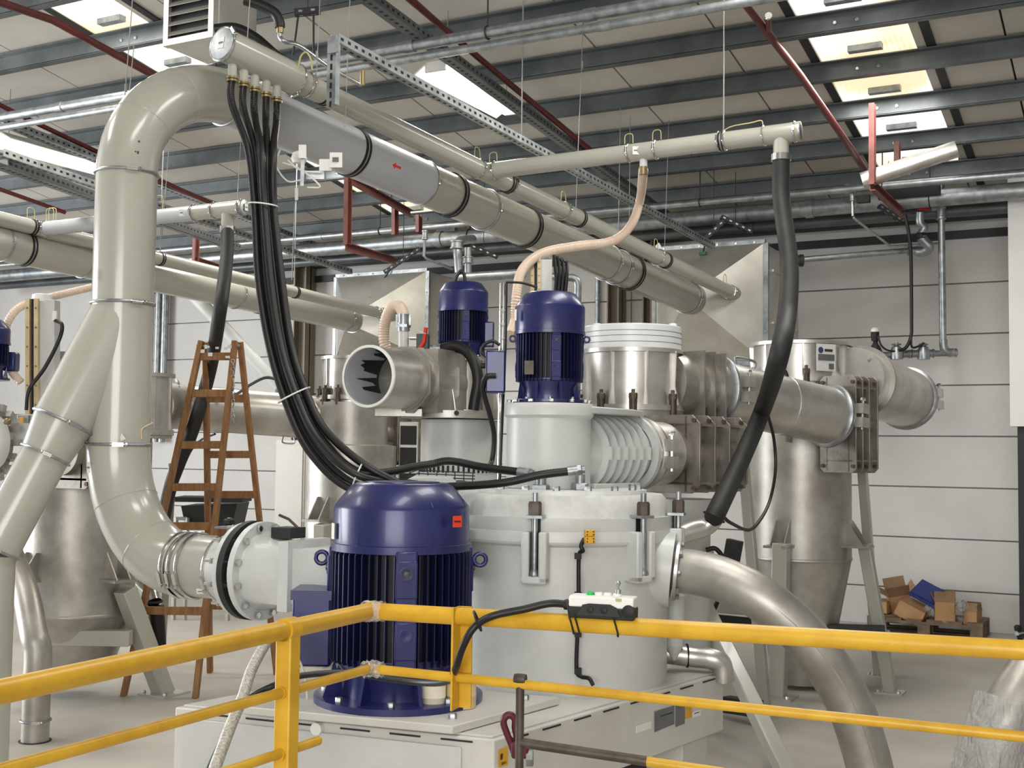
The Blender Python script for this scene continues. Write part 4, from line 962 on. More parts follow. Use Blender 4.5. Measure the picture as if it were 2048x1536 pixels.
def studs(t, c, r, z, angs, h=.1):
    for a in angs:
        q = Vector((c.x+r*math.cos(a), c.y+r*math.sin(a), z)); b = B(); b.cyl(q-ZA*.06, q+ZA*h*.5, .022, n=12); b.hexb(q+ZA*h*.3, ZA, .024, .03); b.cyl(q+ZA*h*.5, q+ZA*h*.8, .01, n=8); b.obj('stud', 'nutbrown', t)
def tank(label, cx, d, r, zcyl, zseam, zbot, rbot, hz=909, name='stainless_tank'):
    c = U(cx, hz, d); t = T(name, label, 'tank', (c.x, c.y, zbot))
    o0 = Vector((c.x, c.y, 0))
    B().lathe(o0, ZA, [(r*.6, zcyl+.02), (r, zcyl), (r, zseam)], 56, True, False).obj('shell', 'stainlessdull', t)
    B().lathe(o0, ZA, [(r, zseam+.012), (r*1.012, zseam+.006), (r*1.012, zseam-.006), (r, zseam-.012)], 56, False, False).obj('weld_ring', 'stainlessdull', t)
    B().lathe(o0, ZA, [(r, zseam), (rbot, zbot), (rbot*.7, zbot)], 56, False, True).obj('cone', 'stainlessdull', t)
    return t, c
def leg_bracket(t, c, r, d_, z):
    s_ = ZA.cross(d_); q = Vector((c.x, c.y, z))+d_*r*.98
    for s in (-1, 1): B().prism([q+s_*s*.045, q+d_*.13+s_*s*.045, q+d_*.11+s_*s*.045+ZA*.03, q+d_*.02+s_*s*.045+ZA*.16, q+s_*s*.045+ZA*.16], s_*.008).obj('bracket_plate', 'stainlessdull', t)
    B().box(q+d_*.07, d_*.08, s_*.075, ZA*.008).obj('bracket_shelf', 'stainlessdull', t)
def post(name, pts, w, label, m='paint', foot=True, plate=None):
    t = T(name, label, 'leg', pts[-1]); B().bar(pts[0], pts[1], w, w).obj('square_tube', m, t, bevel=.006)
    if foot:
        q = pts[1]; B().abox(q.x-w*1.1, q.x+w*1.1, q.y-w*1.1, q.y+w*1.1, 0, .012).obj('foot_plate', m, t)
        b = B()
        for a in (-1, 1): b.hexb(Vector((q.x+a*w*.85, q.y-w*.8, .012)), ZA, .012, .015)
        b.obj('anchor_bolt', 'galv', t)
    return t
# right tank
t, c = tank('tall stainless cone tank at the right, beside the pallet', 1600, 7.85, .325, 1.90, .83, .03, .17)
TR = c
volute(t, c, .30, 1.99, 2.21, a0=.3); studs(t, c, .335, 1.98, (-1.2, -1.75, -2.4))
B().lathe(Vector((c.x, c.y, 0)), ZA, [(.25, 1.94), (.25, 1.88)], 40, False, False).obj('neck', 'stainless', t)
for x in (1563, 1724):
    d_ = (UZ(x, 1390, 0)-Vector((c.x, c.y, 0))); d_ = Vector((d_.x, d_.y, 0)).normalized(); leg_bracket(t, c, .325, d_, zc(1082, 7.7))
# name plate: blue round emblem, dark word and grey lines on white
pl = U(1652, 715, 7.52); n_ = (-fy*.9+rx*.45).normalized(); s_ = ZA.cross(n_)*1
o = B().box(pl, s_*.075, n_*.002, ZA*.085).obj('name_plate', 'label', t); q = pl+n_*.004
b = B(); b.lathe(q-s_*.045+ZA*.045, n_, [(.02, 0), (.02, .001)], 24); b.obj('emblem', 'inkblue', o)
b = B(); b.box(q+s_*.018+ZA*.045, s_*.032, n_*.001, ZA*.008); b.obj('print', 'ink', o)
b = B(); b.box(q+ZA*.0, s_*.065, n_*.0008, ZA*.02); b.obj('print_panel', 'inkgrey', o)
b = B(); b.box(q+s_*.04-ZA*.055, s_*.02, n_*.001, ZA*.018); b.obj('print', 'inkgrey', o)
# side outlet pipe with cap
a = U(1705, 758, 7.65); e_ = U(1812, 797, 8.5); ax = (e_-a).normalized()
B().cyl(a, e_, .205, n=44, cap=True).obj('side_outlet', 'stainless', t); ring_pair(t, e_, ax, .205, 'galv', rx)
B().lathe(a+ax*.12, ax, [(.2, 0), (.235, 0), (.235, .02), (.2, .02)], 44, False, False).obj('outlet_flange', 'stainlessdull', t)
b = B(); b.tube(smooth_path([U(1736, 722, 7.6), U(1748, 716, 7.6), U(1750, 722, 7.6)]), .008, 8); b.obj('bolt_end', 'chrome', t)
valve_block('ribbed stainless valve block on the right tank inlet', U(1672, 848, 7.38), (YA*.93+XA*.3).normalized(), .125, [.02, .10, .18, .28], hz=.30)
post('tank_leg', [U(1563, 1086, 7.45), UZ(1556, 1395, 0)], .095, 'cream square leg in front of the right tank')
post('tank_leg', [U(1729, 1088, 7.6), UZ(1781, 1386, 0)], .075, 'cream slanted leg of the right tank with floor plate')
post('tank_leg', [U(1724, 930, 8.0), UZ(1757, 1352, 0)], .06, 'long rear leg of the right tank beside the pallet')
post('tank_leg', [U(1480, 852, 7.2), UZ(1531, 1420, 0)], .06, 'long slanted cream leg left of the right tank')
post('tank_leg', [U(1408, 1212, 6.6), UZ(1580, 1560, 0)], .075, 'cream slanted brace leg right of the plinth')
for a, c2, lab in (((1420, 856, 7.3), (1488, 856, 7.3), 'cream top beam of the left frame beside the thick hose'), ((1690, 1257, 8.3), (1772, 1270, 7.7), 'cream cross beam between the right tank legs'), ((1430, 1215, 7.0), (1510, 1222, 7.4), 'cream cross beam behind the discharge pipe'), ((1415, 1100, 6.9), (1420, 1428, 6.9), 'pale upright post behind the suction elbow')):
    p, q = U(*a), U(*c2); tag(B().bar(p, q, .06, .06).obj('cross_beam', 'paint', bevel=.005), lab, 'beam')
for a, c2, lab in (((1425, 1243, 7.2), (1500, 1250, 7.4), 'dark steel channel low behind the discharge pipe'), ((1655, 1262, 7.6), (1770, 1266, 7.5), 'dark steel channel between the legs of the right tank'), ((1452, 1408, 6.8), (1520, 1418, 6.6), 'dark steel channel right of the plinth'), ((1470, 1080, 7.2), (1452, 1180, 7.2), 'dark slanted strut beside the suction elbow')):
    p, q = U(*a), U(*c2); tag(B().bar(p, q, .07, .09).obj('steel_channel', 'darksteel', bevel=.004), lab, 'beam')
# ---------------------------------------------------------------- collar unit behind the classifier
hzc = 904; Dc = 6.7
cC = U(1262, hzc, Dc)
def zq(y): return EYE-(y-hzc)*Dc/F
t = T('stainless_cyclone', 'stainless cyclone head with white ring collar behind the classifier motor', 'cyclone', (cC.x, cC.y, zq(830)))
volute(t, cC, px(96, Dc), zq(812), zq(706), 'stainless', 9, 1.08, .5); studs(t, cC, px(108, Dc), zq(812), (-1.15, -1.75, -.35, -2.5))
o = B().lathe(Vector((cC.x, cC.y, 0)), ZA, [(px(99, Dc), zq(704)), (px(99, Dc), zq(657)), (px(98, Dc), zq(655)), (px(90, Dc), zq(655)), (px(90, Dc), zq(690))], 72, False, True).obj('ring_collar', 'collar', t, sharp=20)
for yy in (668, 678, 690): B().torus(Vector((cC.x, cC.y, zq(yy))), ZA, px(99, Dc), .0016, 72, 6).obj('collar_groove', 'inkgrey', o)
for x in (1195, 1346): B().hexb(U(x, 656, Dc-.05), ZA, .022, .025).obj('collar_bolt', 'collar', o)
B().lathe(Vector((cC.x, cC.y, 0)), ZA, [(.3, zq(835)), (.3, zq(820))], 48).obj('support_disc', 'stainlessdull', t)
w0, w1 = U(1330, 768, 6.65), U(1425, 780, 6.85); wx = (w1-w0).normalized(); wsd = wx.cross(ZA).normalized()
B().cyl(w0, w1, .175, n=44).obj('outlet_casing', 'stainlessdull', t)
for s in (.12, .2, .28): 
    q = w0+wx*s; B().box(q, wx*.005, wsd*.19, ZA*.19).obj('outlet_rib', 'stainlessdull', t)
ring_pair(t, w1+wx*.02, wx, .185, 'galv')
# grey column of the machine below it
t = T('grey_cyclone', 'pale grey cylindrical body behind the discharge flange', 'cyclone', U(1365, 1300, 6.6)); q = U(1372, 1180, 6.5)
B().lathe(Vector((q.x, q.y, 0)), ZA, [(.13, .02), (.13, 1.15), (.16, 1.2), (.16, 1.25)], 36).obj('shell', 'machine', t)
tag(B().tube(smooth_path([U(1412, 1100, 6.4), U(1430, 1097, 6.4), U(1444, 1112, 6.4), U(1449, 1130, 6.4), U(1446, 1170, 6.6), U(1430, 1215, 6.7), U(1420, 1228, 6.7)]), .013, 10).obj('control_cable', 'hose'), 'black cable curving behind the discharge pipe', 'cable')
# transfer pipe to the right tank
t = T('transfer_pipe', 'thick stainless transfer pipe with handle between cyclone head and right tank', 'pipe', U(1550, 880, 7.1))
w2 = U(1668, 834, 7.35)
B().cyl(w1, w2, .175, n=44).obj('pipe_body', 'stainless', t); xx = (w2-w1).normalized()
ring_pair(t, w2-xx*.04, xx, .18, 'galv')
g = online(w1, w2, 1560); B().torus(g, xx, .175, .004, 44, 6).obj('weld_seam', 'stainless', t)
hq = online(w1, w2, 1490)+ZA*.175; B().tube(smooth_path([hq-xx*.07, hq-xx*.07+ZA*.045, hq+xx*.07+ZA*.045, hq+xx*.07]), .008, 8).obj('lift_handle', 'galv', t)
b = B(); q = online(w1, w2, 1578)-ZA*.18; b.box(q, xx*.02, YA*.02, ZA*.03); b.obj('lower_clip', 'galv', t)
tag(B().tube(smooth_path([U(1536, 830, 6.6), U(1548, 880, 6.7), U(1551, 940, 6.7), U(1540, 1000, 6.6), U(1520, 1040, 6.4), U(1497, 1060, 6.2), U(1462, 1046, 5.8), U(1448, 1035, 5.7)]), .009, 8).obj('earth_cable', 'hose'), 'thin black cable looping from the transfer pipe to the suction hose clamp', 'cable')
tag(B().tube(smooth_path([U(1505, 742, 6.9), U(1518, 752, 6.9), U(1526, 775, 6.85)]), .01, 8).obj('earth_cable', 'hose'), 'short black cable end on the transfer pipe by the handle', 'cable')
tag(B().tube(smooth_path([U(1560, 742, 7.1), U(1568, 740, 7.1), U(1574, 752, 7.1), U(1576, 764, 7.1)]), .011, 8).obj('earth_cable', 'hose'), 'short black cable bend at the right tank flange', 'cable')
# ---------------------------------------------------------------- second mill unit with the open pipe
D2 = 7.0; hz2 = 900
c2 = U(918, hz2, D2+.1)
def z2_(y): return EYE-(y-hz2)*D2/F
t = T('second_unit', 'second stainless unit with an open pipe end facing left', 'machine', (c2.x, c2.y, z2_(945)))
o0 = Vector((c2.x, c2.y, 0))
B().lathe(o0, ZA, [(px(78, D2), z2_(1000)), (px(78, D2), z2_(840))], 48, False, False).obj('lower_drum', 'machine', t)
B().abox(c2.x-.25, c2.x+.25, c2.y-.25, c2.y+.25, 0, z2_(1000)).obj('pedestal', 'plinth', t)
b = B()
for k in range(48):
    a = 2*PI*k/48; b.box(o0+Vector((math.cos(a), math.sin(a), 0))*px(79, D2)+ZA*z2_(938), Vector((-math.sin(a), math.cos(a), 0))*.006, Vector((math.cos(a), math.sin(a), 0))*.004, ZA*.02)
b.obj('vent_slots', 'rubber', t)['kind'] = 'stuff'
cm = U(902, hz2, D2)
B().lathe(Vector((cm.x, cm.y, 0)), ZA, [(px(100, D2), z2_(838)), (px(100, D2), z2_(824)), (.01, z2_(822))], 56).obj('deck_plate', 'stainlessdull', t)
B().box(U(800, 826, 6.75), rx*.13, fy*.1, ZA*.02).obj('deck_corner', 'stainlessdull', t)
b = B(); b.cyl(U(913, 826, D2-.31), U(913, 826, D2-.28), .014, n=12); b.obj('drain_hole', 'rubber', t)
volute(t, U(928, hz2, D2+.12), px(62, D2), z2_(820), z2_(718), 'stainlessdull', 9, 1.1, .2)
a = U(885, 768, 7.05); ma = a-YA*.76
B().cyl(a, a-YA*.44, .176, n=40).obj('inlet_casing', 'stainlessdull', t)
B().box(a-YA*.16, XA*.17, YA*.17, ZA*.178).obj('casing_box', 'stainlessdull', t)
for s in (.12, .34, .43): B().lathe(a-YA*s, YA, [(.16, 0), (.2, 0), (.2, .008), (.16, .008)], 8, False, False, PI/8).obj('casing_rib', 'stainlessdull', t)
for x, y0, y1 in ((872, 718, 822), (895, 726, 822)): B().tube([U(x-2, y0, 6.83), U(x+4, y0+25, 6.82), U(x+12, y1-30, 6.82), U(x+16, y1, 6.82)], .004, 6).obj('weld_line', 'stainless', t)
mo = B().pipe(ma, a-YA*.1, .165, .155, 56).obj('open_pipe', 'stainless', t)
B().lathe(ma-YA*.004, YA, [(.153, 0), (.167, 0), (.168, .012), (.153, .012)], 56, False, False).obj('pipe_rim', 'white', mo)
B().lathe(ma+YA*.01, YA, [(.1535, 0), (.1535, .42)], 56, False, False).obj('pipe_lining', 'paintgrey', mo)
B().lathe(ma+YA*.425, YA, [(.155, 0), (.155, .01)], 56).obj('pipe_stop', 'darksteel', mo)
# torn black sheet clinging to the upper inside of the pipe
vs, fs = [], []; nA = 26; edge = [random.Random(5).uniform(.2, .3) for _ in range(nA+1)]
rr = random.Random(11)
for i in range(nA+1):
    an = math.radians(60+150*i/nA); lo_ = (.10+.2*abs(math.sin(i*.9))*rr.random()) if i % 7 < 5 else .3
    for j in range(5):
        y_ = lo_+(.41-lo_)*j/4
        vs.append(ma+YA*y_+XA*(.1515*math.cos(an))+ZA*(.1515*math.sin(an)))
for i in range(nA):
    for j in range(4): fs.append((i*5+j, i*5+j+1, (i+1)*5+j+1, (i+1)*5+j))
B().add(vs, fs).obj('torn_lining', 'rubber', mo)
c3 = U(922, hz2, D2+.12)
m2_ = motor('smaller blue electric motor on the second unit', Vector((c3.x, c3.y, z2_(716))), px(48.5, D2+.12), (.092, .292, .282, .405, .46), px(50.5, D2+.12), px(52, D2+.12), 46, eye=False)
q = Vector((c3.x, c3.y, z2_(665)))+sx*px(54, D2); o = B().box(q, sx*.03, fx*.06, ZA*.075).obj('terminal_box', 'blue', m2_, bevel=.008)
q = Vector((c3.x, c3.y, z2_(560)))
tag(B().tube(smooth_path([U(910, 562, 7.0), U(915, 550, 7.0), U(922, 542, 7.0), U(928, 548, 7.0), U(930, 562, 7.0)]), .01, 8).obj('motor_cable', 'hose'), 'short black cable loop on top of the smaller blue motor', 'cable')
# pipework, valve with red lever, green block on the second unit
t = T('lever_valve', 'ball valve with red lever and grey elbow on the second unit', 'valve', U(815, 715, 6.9))
d = 6.9
B().tube([U(807, 660, d), U(807, 700, d)], .03, 18).obj('elbow', 'machine', t); B().tube(smooth_path([U(807, 695, d), U(810, 706, d), U(822, 706, d), U(842, 705, d)]), .034, 16).obj('tee', 'stainlessdull', t)
b = B(); b.cyl(U(807, 645, d), U(807, 662, d), .036, n=16); b.cyl(U(807, 628, d), U(807, 648, d), .032, n=16); b.hexb(U(807, 655, d), ZA, .042, .02); b.obj('hose_coupling', 'galv', t)
for s in (-1, 1): B().box(U(807+s*13, 640, d), rx*.006, fy*.012, ZA*.03).obj('cam_lever', 'galv', t)
B().box(U(846, 690, d), rx*.035, fy*.05, ZA*.06).obj('valve_body', 'greendark', t, bevel=.004); B().box(U(838, 677, d+.02), rx*.055, fy*.05, ZA*.004).obj('cover_plate', 'galv', t)
b = B(); b.tube([U(838, 700, d-.06), U(848, 684, d-.06), U(852, 655, d-.06)], .012, 10); b.obj('lever', 'red', t)
B().torus(U(846, 666, d-.06), ZA+RC*.3, .02, .002, 20, 6).obj('cable_tie', 'white', t)
b = B(); b.cyl(U(860, 700, d), U(876, 699, d), .03, n=14); b.hexb(U(866, 700, d), rx, .034, .02); b.cyl(U(876, 699, d), U(888, 698, d), .026, n=14); b.obj('coupling', 'galv', t)
b = B(); b.tube([U(790, 712, d), U(840, 718, d)], .018, 10); b.obj('manifold_pipe', 'galv', t)
fat_hose('outlet_hose', 'black hose curving down from the red lever valve', [U(884, 698, d), U(905, 694, d-.02), U(930, 700, d-.06), U(948, 724, d-.1), U(956, 760, d-.12), U(950, 800, d-.12), U(947, 820, d-.12)], .032, 'hose')
fat_hose('clear_hose', 'short pinkish spiral hose arching over the open pipe', [U(775, 702, 7.1), U(768, 680, 7.1), U(770, 645, 7.1), U(782, 618, 7.05), U(797, 612, 7.0), U(805, 624, 6.95), U(808, 640, 6.9)], .034, 'hoseclear', .016)
fat_hose('clear_hose', 'long pinkish spiral hose from the branch pipe behind the classifier motor', [tc_-ZA*.11, U(1280, 400, 7.6), U(1262, 450, 7.4), U(1225, 482, 7.2), U(1150, 493, 7.0), U(1085, 507, 6.8), U(1045, 540, 6.6), U(1033, 590, 6.5), U(1030, 640, 6.5), U(1020, 670, 6.4)], .028, 'hoseclear', .014)
fat_hose('clear_hose', 'pale spiral hose from the left edge to the guide column', [U(42, 765, 6.8), U(22, 740, 6.8), U(8, 700, 6.8), U(10, 660, 6.85), U(30, 622, 6.9), U(62, 605, 7.0), U(110, 592, 7.2), U(185, 574, 7.4)], .024, 'hoseclear', .016)
# guide column (actuator) behind the classifier motor, and the one at the left
def guide(label, x, y0, y1, d, hw):
    t = T('guide_column', label, 'column', U(x, y1, d)); a, c = U(x, y0, d), U(x, y1, d)
    B().bar(a+rx*px(hw, d), c+rx*px(hw, d), px(hw*1.5, d), .09, fy).obj('column_body', 'machine', t, bevel=.004)
    for s in (-.75, .1): B().bar(a+rx*px(hw*s*1.0, d)-fy*.06, c+rx*px(hw*s, d)-fy*.06, px(hw*.42, d), .03, fy).obj('guide_rail', 'cream', t)
    B().bar(a-rx*px(hw*.3, d)-fy*.05, c-rx*px(hw*.3, d)-fy*.05, px(hw*.3, d), .02, fy).obj('rail_gap', 'rubber', t)
    b = B()
    for k in range(6):
        q = a+(c-a)*((k+.5)/6)
        for s in (-.75, .1): b.hexb(q+rx*px(hw*s, d)-fy*.075, -fy, .006, .006)
    b.obj('screw', 'brass', t); return t
guide('cream rail guide column rising behind the classifier motor', 1076, 520, 600, 6.8, 16)
t = guide('pale guide column with two brass rails at the left', 80, 600, 830, 6.9, 20)
B().lathe(U(84, 604, 6.9), ZA, [(.055, 0), (.055, .04), (.04, .045)], 20).obj('head_cap', 'white', t)
B().box(U(56, 860, 6.8), rx*.12, fy*.03, ZA*.09).obj('base_plate', 'machine', t)
B().box(U(110, 632, 6.85), rx*.012, fy*.012, ZA*.028).obj('limit_switch', 'white', t)
B().tube(smooth_path([U(110, 640, 6.85), U(124, 650, 6.8), U(118, 680, 6.8), U(90, 735, 6.75), U(58, 780, 6.7), U(52, 820, 6.7)]), .011, 10).obj('cable', 'hose', t)
B().box(U(118, 720, 7.2), rx*.045, fy*.03, ZA*.05).obj('rear_box', 'galv', t)
for i in range(4):
    B().tube(smooth_path([U(1108+i*7, 512+i*3, 6.7), U(1110+i*8, 530, 6.65), U(1112+i*7, 560, 6.6), U(1108+i*7, 600, 6.6)]), .010, 8).obj('cable_bundle', 'hose')
    o = bpy.data.objects[[k for k in bpy.data.objects.keys() if k.startswith('cable_bundle')][-1]]
    tag(o, ['leftmost', 'second from left', 'second from right', 'rightmost'][i]+' black cable of the bunch hanging behind the classifier motor', 'cable', 'cables behind the classifier motor')
# ---------------------------------------------------------------- middle tank
t, c = tank('stainless tank standing behind the hose bundle in the middle', 703, 8.7, .325, 1.52, .45, .02, .18, 897)
valve_block('ribbed stainless valve block on the middle tank, under the open pipe', U(706, 868, 8.8), (YA*.9+XA*.42).normalized(), .165, [.04, .16, .28, .40, .54], hz=.23)
t2 = T('stainless_cyclone', 'stainless cyclone head behind the open pipe end', 'cyclone', (c.x, c.y, 1.86)); volute(t2, c, .21, 1.88, 2.15, 'stainless', 8, 1.1, .4); studs(t2, c, .24, 1.87, (-1.4, -1.9, -2.6))
B().lathe(Vector((c.x, c.y, 0)), ZA, [(.26, 1.83), (.26, 1.5)], 40, False, False).obj('neck', 'stainlessdull', t2)
for x in (640, 660):
    pass
d_ = (U(648, 1000, 8.4)-c); d_ = Vector((d_.x, d_.y, 0)).normalized(); leg_bracket(t, c, .325, d_, zc(1045, 8.4))
post('tank_leg', [U(645, 1048, 8.25), UZ(640, 1330, 0)], .09, 'cream leg of the middle tank behind the large motor')
t = T('transfer_pipe', 'pale stainless transfer pipe crossing behind the ladder', 'pipe', U(520, 870, 8.2)); p0, p1 = U(345, 812, 8.3), U(668, 838, 8.75); x3 = (p1-p0).normalized()
B().cyl(p0, p1, .157, n=40).obj('pipe_body', 'stainless', t); ring_pair(t, p1-x3*.05, x3, .162, 'galv', x3.cross(ZA)); ring_pair(t, p1+x3*.08, x3, .162, 'galv', x3.cross(ZA))
hq = online(p0, p1, 480)+ZA*.157; B().tube(smooth_path([hq-x3*.05, hq-x3*.05+ZA*.04, hq+x3*.05+ZA*.04, hq+x3*.05]), .006, 8).obj('lift_handle', 'galv', t)
hq = online(p0, p1, 578)-ZA*.157; B().tube(smooth_path([hq-x3*.04, hq-x3*.04-ZA*.04, hq+x3*.04-ZA*.04, hq+x3*.04]), .006, 8).obj('lift_handle', 'galv', t)
tag(B().tube(smooth_path([U(425, 796, 8.3), U(468, 790, 8.1), U(500, 770, 7.9), U(535, 755, 7.6), U(575, 770, 7.0), U(590, 790, 5.5)]), .010, 8).obj('earth_cable', 'hose'), 'black cable rising from the rear transfer pipe to the hose bundle', 'cable')
tag(B().tube(smooth_path([U(356, 962, 8.6), U(380, 905, 8.6), U(402, 880, 8.55), U(430, 868, 8.45)]), .008, 8).obj('earth_cable', 'hose'), 'thin black cable behind the ladder', 'cable')
# grey pipe strut crossing the wall behind the ladder
t = T('diagonal_strut', 'grey diagonal pipe strut on the wall behind the ladder', 'strut', U(470, 680, 10.5)); B().cyl(U(382, 585, 10.4), U(560, 775, 10.2), .055, n=24).obj('tube', 'machine', t); B().bar(U(380, 590, 10.45), U(558, 782, 10.25), .02, .05).obj('web', 'bronze', t)
# paired vertical pipes on the wall
for x, lab in ((318, 'left of two vertical galvanised pipes on the wall beside the riser'), (331, 'right of two vertical galvanised pipes on the wall beside the riser')):
    q = UY(x, 600, YW-.08); straight('wall_pipe', Vector((q.x, q.y, 1.55)), Vector((q.x, q.y, UY(x, 575, YW-.08).z)), .042, 'galv', lab)
# ---------------------------------------------------------------- left tank and machine
t, c = tank('dark stainless tank behind the bent duct at the left', 165, 7.3, .33, 1.30, .50, .12, .2, 889)
LT = c
for x in (70, 248):
    d_ = (U(x, 1100, 7.0)-c); d_ = Vector((d_.x, d_.y, 0)).normalized(); leg_bracket(t, c, .33, d_, zc(1160+8, 7.1))
post('tank_leg', [U(250, 1178, 7.05), UZ(328, 1388, 0)], .10, 'cream slanted leg of the left tank, beside the ladder foot')
tag(B().bar(U(60, 1274, 7.0), U(262, 1276, 7.0), .08, .09).obj('cross_beam', 'paint', bevel=.005), 'cream cross beam in front of the left tank', 'beam')
tag(B().bar(U(345, 930, 7.6), UZ(322, 1330, 0), .05, .05).obj('cross_beam', 'paint', bevel=.005), 'thin cream upright behind the ladder feet', 'beam')
t2 = T('stainless_cyclone', 'stainless cyclone head right of the riser at the left', 'cyclone', U(300, 900, 7.2)); q = U(296, 890, 7.25); volute(t2, q, .13, zc(870, 7.2), zc(760, 7.2), 'stainless', 7, 1.15, .3)
B().cyl(q+ZA*(.24), U(352, 812, 7.9), .15, n=36).obj('outlet_casing', 'stainlessdull', t2); ring_pair(t2, U(345, 808, 7.8), x3, .155, 'galv', x3.cross(ZA)*1)
valve_block('stainless valve block partly hidden by the slanting branch duct', U(120, 900, 6.8), YA, .2, [.05, .2, .35, .5], hz=.22)
t = T('ribbed_flange', 'ribbed grey flange with brass plug at the left edge', 'flange', U(20, 960, 6.4)); q = U(4, 885, 6.5); ax = (-fy*.2+rx).normalized()
B().lathe(q-ax*.1, ax, [(.15, 0), (.15, .05), (.12, .06), (.02, .1)], 40).obj('cover', 'white', t); B().lathe(q-ax*.12, ax, [(.16, 0), (.21, .01), (.21, .05), (.16, .06)], 40, True, True).obj('flange_ring', 'stainlessdull', t)
for k in range(14):
    a = 2*PI*k/14; u_, v_, w_ = fr(ax); B().box(q-ax*.06+(u_*math.cos(a)+v_*math.sin(a))*.19, ax*.04, (u_*math.cos(a)+v_*math.sin(a))*.02, (v_*math.cos(a)-u_*math.sin(a))*.018).obj('flange_lug', 'stainlessdull', t)
B().lathe(U(16, 843, 6.3), -fy, [(.018, 0), (.018, .02), (.01, .03)], 16).obj('plug', 'brass', t)
b = B(); b.box(U(48, 838, 6.35), rx*.03, fy*.02, ZA*.022); b.obj('switch_box', 'galv', t, bevel=.003); B().box(U(43, 840, 6.28), rx*.01, fy*.004, ZA*.016).obj('warning_label', 'yellowplug', t)
q = U(-38, 760, 6.7); motor('blue electric motor cut by the left edge', q, .14, (.08, .2, .2, .29, .34), .145, .15, 30, panels=False, eye=False)
t = T('motor_box', 'small blue terminal box near the left edge', 'box', U(23, 725, 6.8)); B().box(U(23, 724, 6.8), rx*.035, fy*.04, ZA*.055).obj('body', 'blue', t, bevel=.012)
# steel pipe bend at lower left going into the floor
t = T('floor_pipe', 'stainless pipe bend entering the floor at lower left', 'pipe', UZ(70, 1486, 0)); q = UZ(70, 1482, 0)
fd = PJ(q)[2]
B().tube(smooth_path([U(-10, 1040, fd+.6), U(25, 1120, fd+.4), U(52, 1190, fd+.2), U(68, 1270, fd+.05), Vector((q.x, q.y, .45)), Vector((q.x, q.y, .25)), q], 10), .068, 28).obj('pipe_bend', 'stainlessdull', t)
clamp(t, Vector((q.x, q.y, .105)), ZA, .07, cv+RC*.4, 'galv'); B().lathe(q, ZA, [(.068, 0), (.08, 0), (.08, .004), (.068, .004)], 28, False, False).obj('floor_collar', 'darksteel', t)
fat_hose('suction_hose', 'thick smooth dark grey hose behind the ladder', [KL, U(453, 520, KLd-.2), U(440, 620, KLd-.6), U(420, 740, 7.7), U(385, 860, 7.6), U(345, 960, 7.6), U(325, 1050, 7.6), U(305, 1150, 7.6)], .042)
t = T('elbow_fitting', 'shiny elbow with black gasket behind the left tank leg', 'pipe', U(300, 1190, 7.6)); B().tube(smooth_path([U(285, 1165, 7.6), U(300, 1180, 7.55), U(308, 1205, 7.5)]), .05, 18).obj('elbow', 'chrome', t); clamp(t, U(306, 1203, 7.5), UC, .05, cv, 'rubber', .008, False)
B().cyl(U(312, 1212, 7.5), U(316, 1290, 7.5), .05, n=16).obj('hose_end', 'hose', t)
# things stored against the wall behind the ladder
t = T('dust_trolley', 'dark metal bin on a small cream stand behind the ladder', 'bin', UZ(420, 1180, 0)); d = 10.5
B().prism([U(362, 1012, d), U(474, 1008, d), U(462, 1060, d), U(372, 1060, d)], fy*.5).obj('bin_body', 'darksteel', t); B().box(U(425, 998, d), rx*.3, fy*.2, ZA*.02).obj('lid', 'rubber', t)
for x in (352, 374, 460): g = U(x, 1035, d-.05); B().bar(g, Vector((g.x, g.y, 0)), .03, .03).obj('stand_leg', 'paint', t)
B().bar(U(352, 1037, d-.05), U(374, 1037, d-.05), .03, .03).obj('stand_rail', 'paint', t)
t = T('floor_cabinet', 'beige cabinet against the wall right of the ladder', 'cabinet', UZ(568, 1190, 0)); q = UZ(545, 1185, 0); zt_ = UY(568, 880, q.y).z
B().abox(q.x, q.x+.38, q.y, q.y+.3, 0, zt_).obj('body', 'liner', t, bevel=.006); B().abox(q.x+.02, q.x+.36, q.y-.012, q.y, .08, zt_-.05).obj('door', 'liner', t, bevel=.004)

# dark control cabinet with pale frame behind the second unit
q = U(820, 900, 9.0); t = T('control_cabinet', 'dark glazed control cabinet behind the open pipe unit', 'cabinet', UZ(820, 1290, 0))
fr_ = UZ(805, 1300, 0); wq = px(38, 9.0); zt_ = zc(848, 9.0)
B().box(Vector((q.x, q.y, zt_/2)), rx*wq*.5, fy*.15, ZA*zt_/2).obj('body', 'paint', t, bevel=.006)
for z0c, z1c in ((zt_-.03, zt_-.17), (zt_-.19, zt_-.36), (zt_-.38, zt_-.7)): B().box(Vector((q.x, q.y, (z0c+z1c)/2))-fy*.155, rx*wq*.42, fy*.006, ZA*(z0c-z1c)/2).obj('window_pane', 'rubber', t)
# ================================================================== yellow guard rail in the foreground
def zat(x, y, P):    # height seen at photo row y on the vertical line through P
    d = PJ(P)[2]; r = ray(x, y); return (CAM+r*d).z
C0 = UZ(742, 1222, 1.03); CL = UZ(-60, 1397, 1.03); CR = UZ(2110, 1304, 1.03)
def rz(P, y): return Vector((P.x, P.y, zat(PJ(P)[0], y, P)))
t = T('guard_rail', 'yellow tubular guard rail across the foreground', 'railing', (C0.x, C0.y, 0))
B().tube([CL+(CL-C0)*.6, C0+(CL-C0)*.02, C0+Vector((0, 0, .004)), C0+(CR-C0)*.015, CR+(CR-C0)*.9], .0245, 24).obj('top_rail', 'yellow', t)
m0 = rz(C0, 1336); mL = rz(CL, 1556); mR = rz(CR, 1478)
B().tube([mL+(mL-m0)*.6, m0+(mL-m0)*.02, m0, m0+(mR-m0)*.015, mR+(mR-m0)*.9], .0135, 18).obj('middle_rail', 'yellow', t)
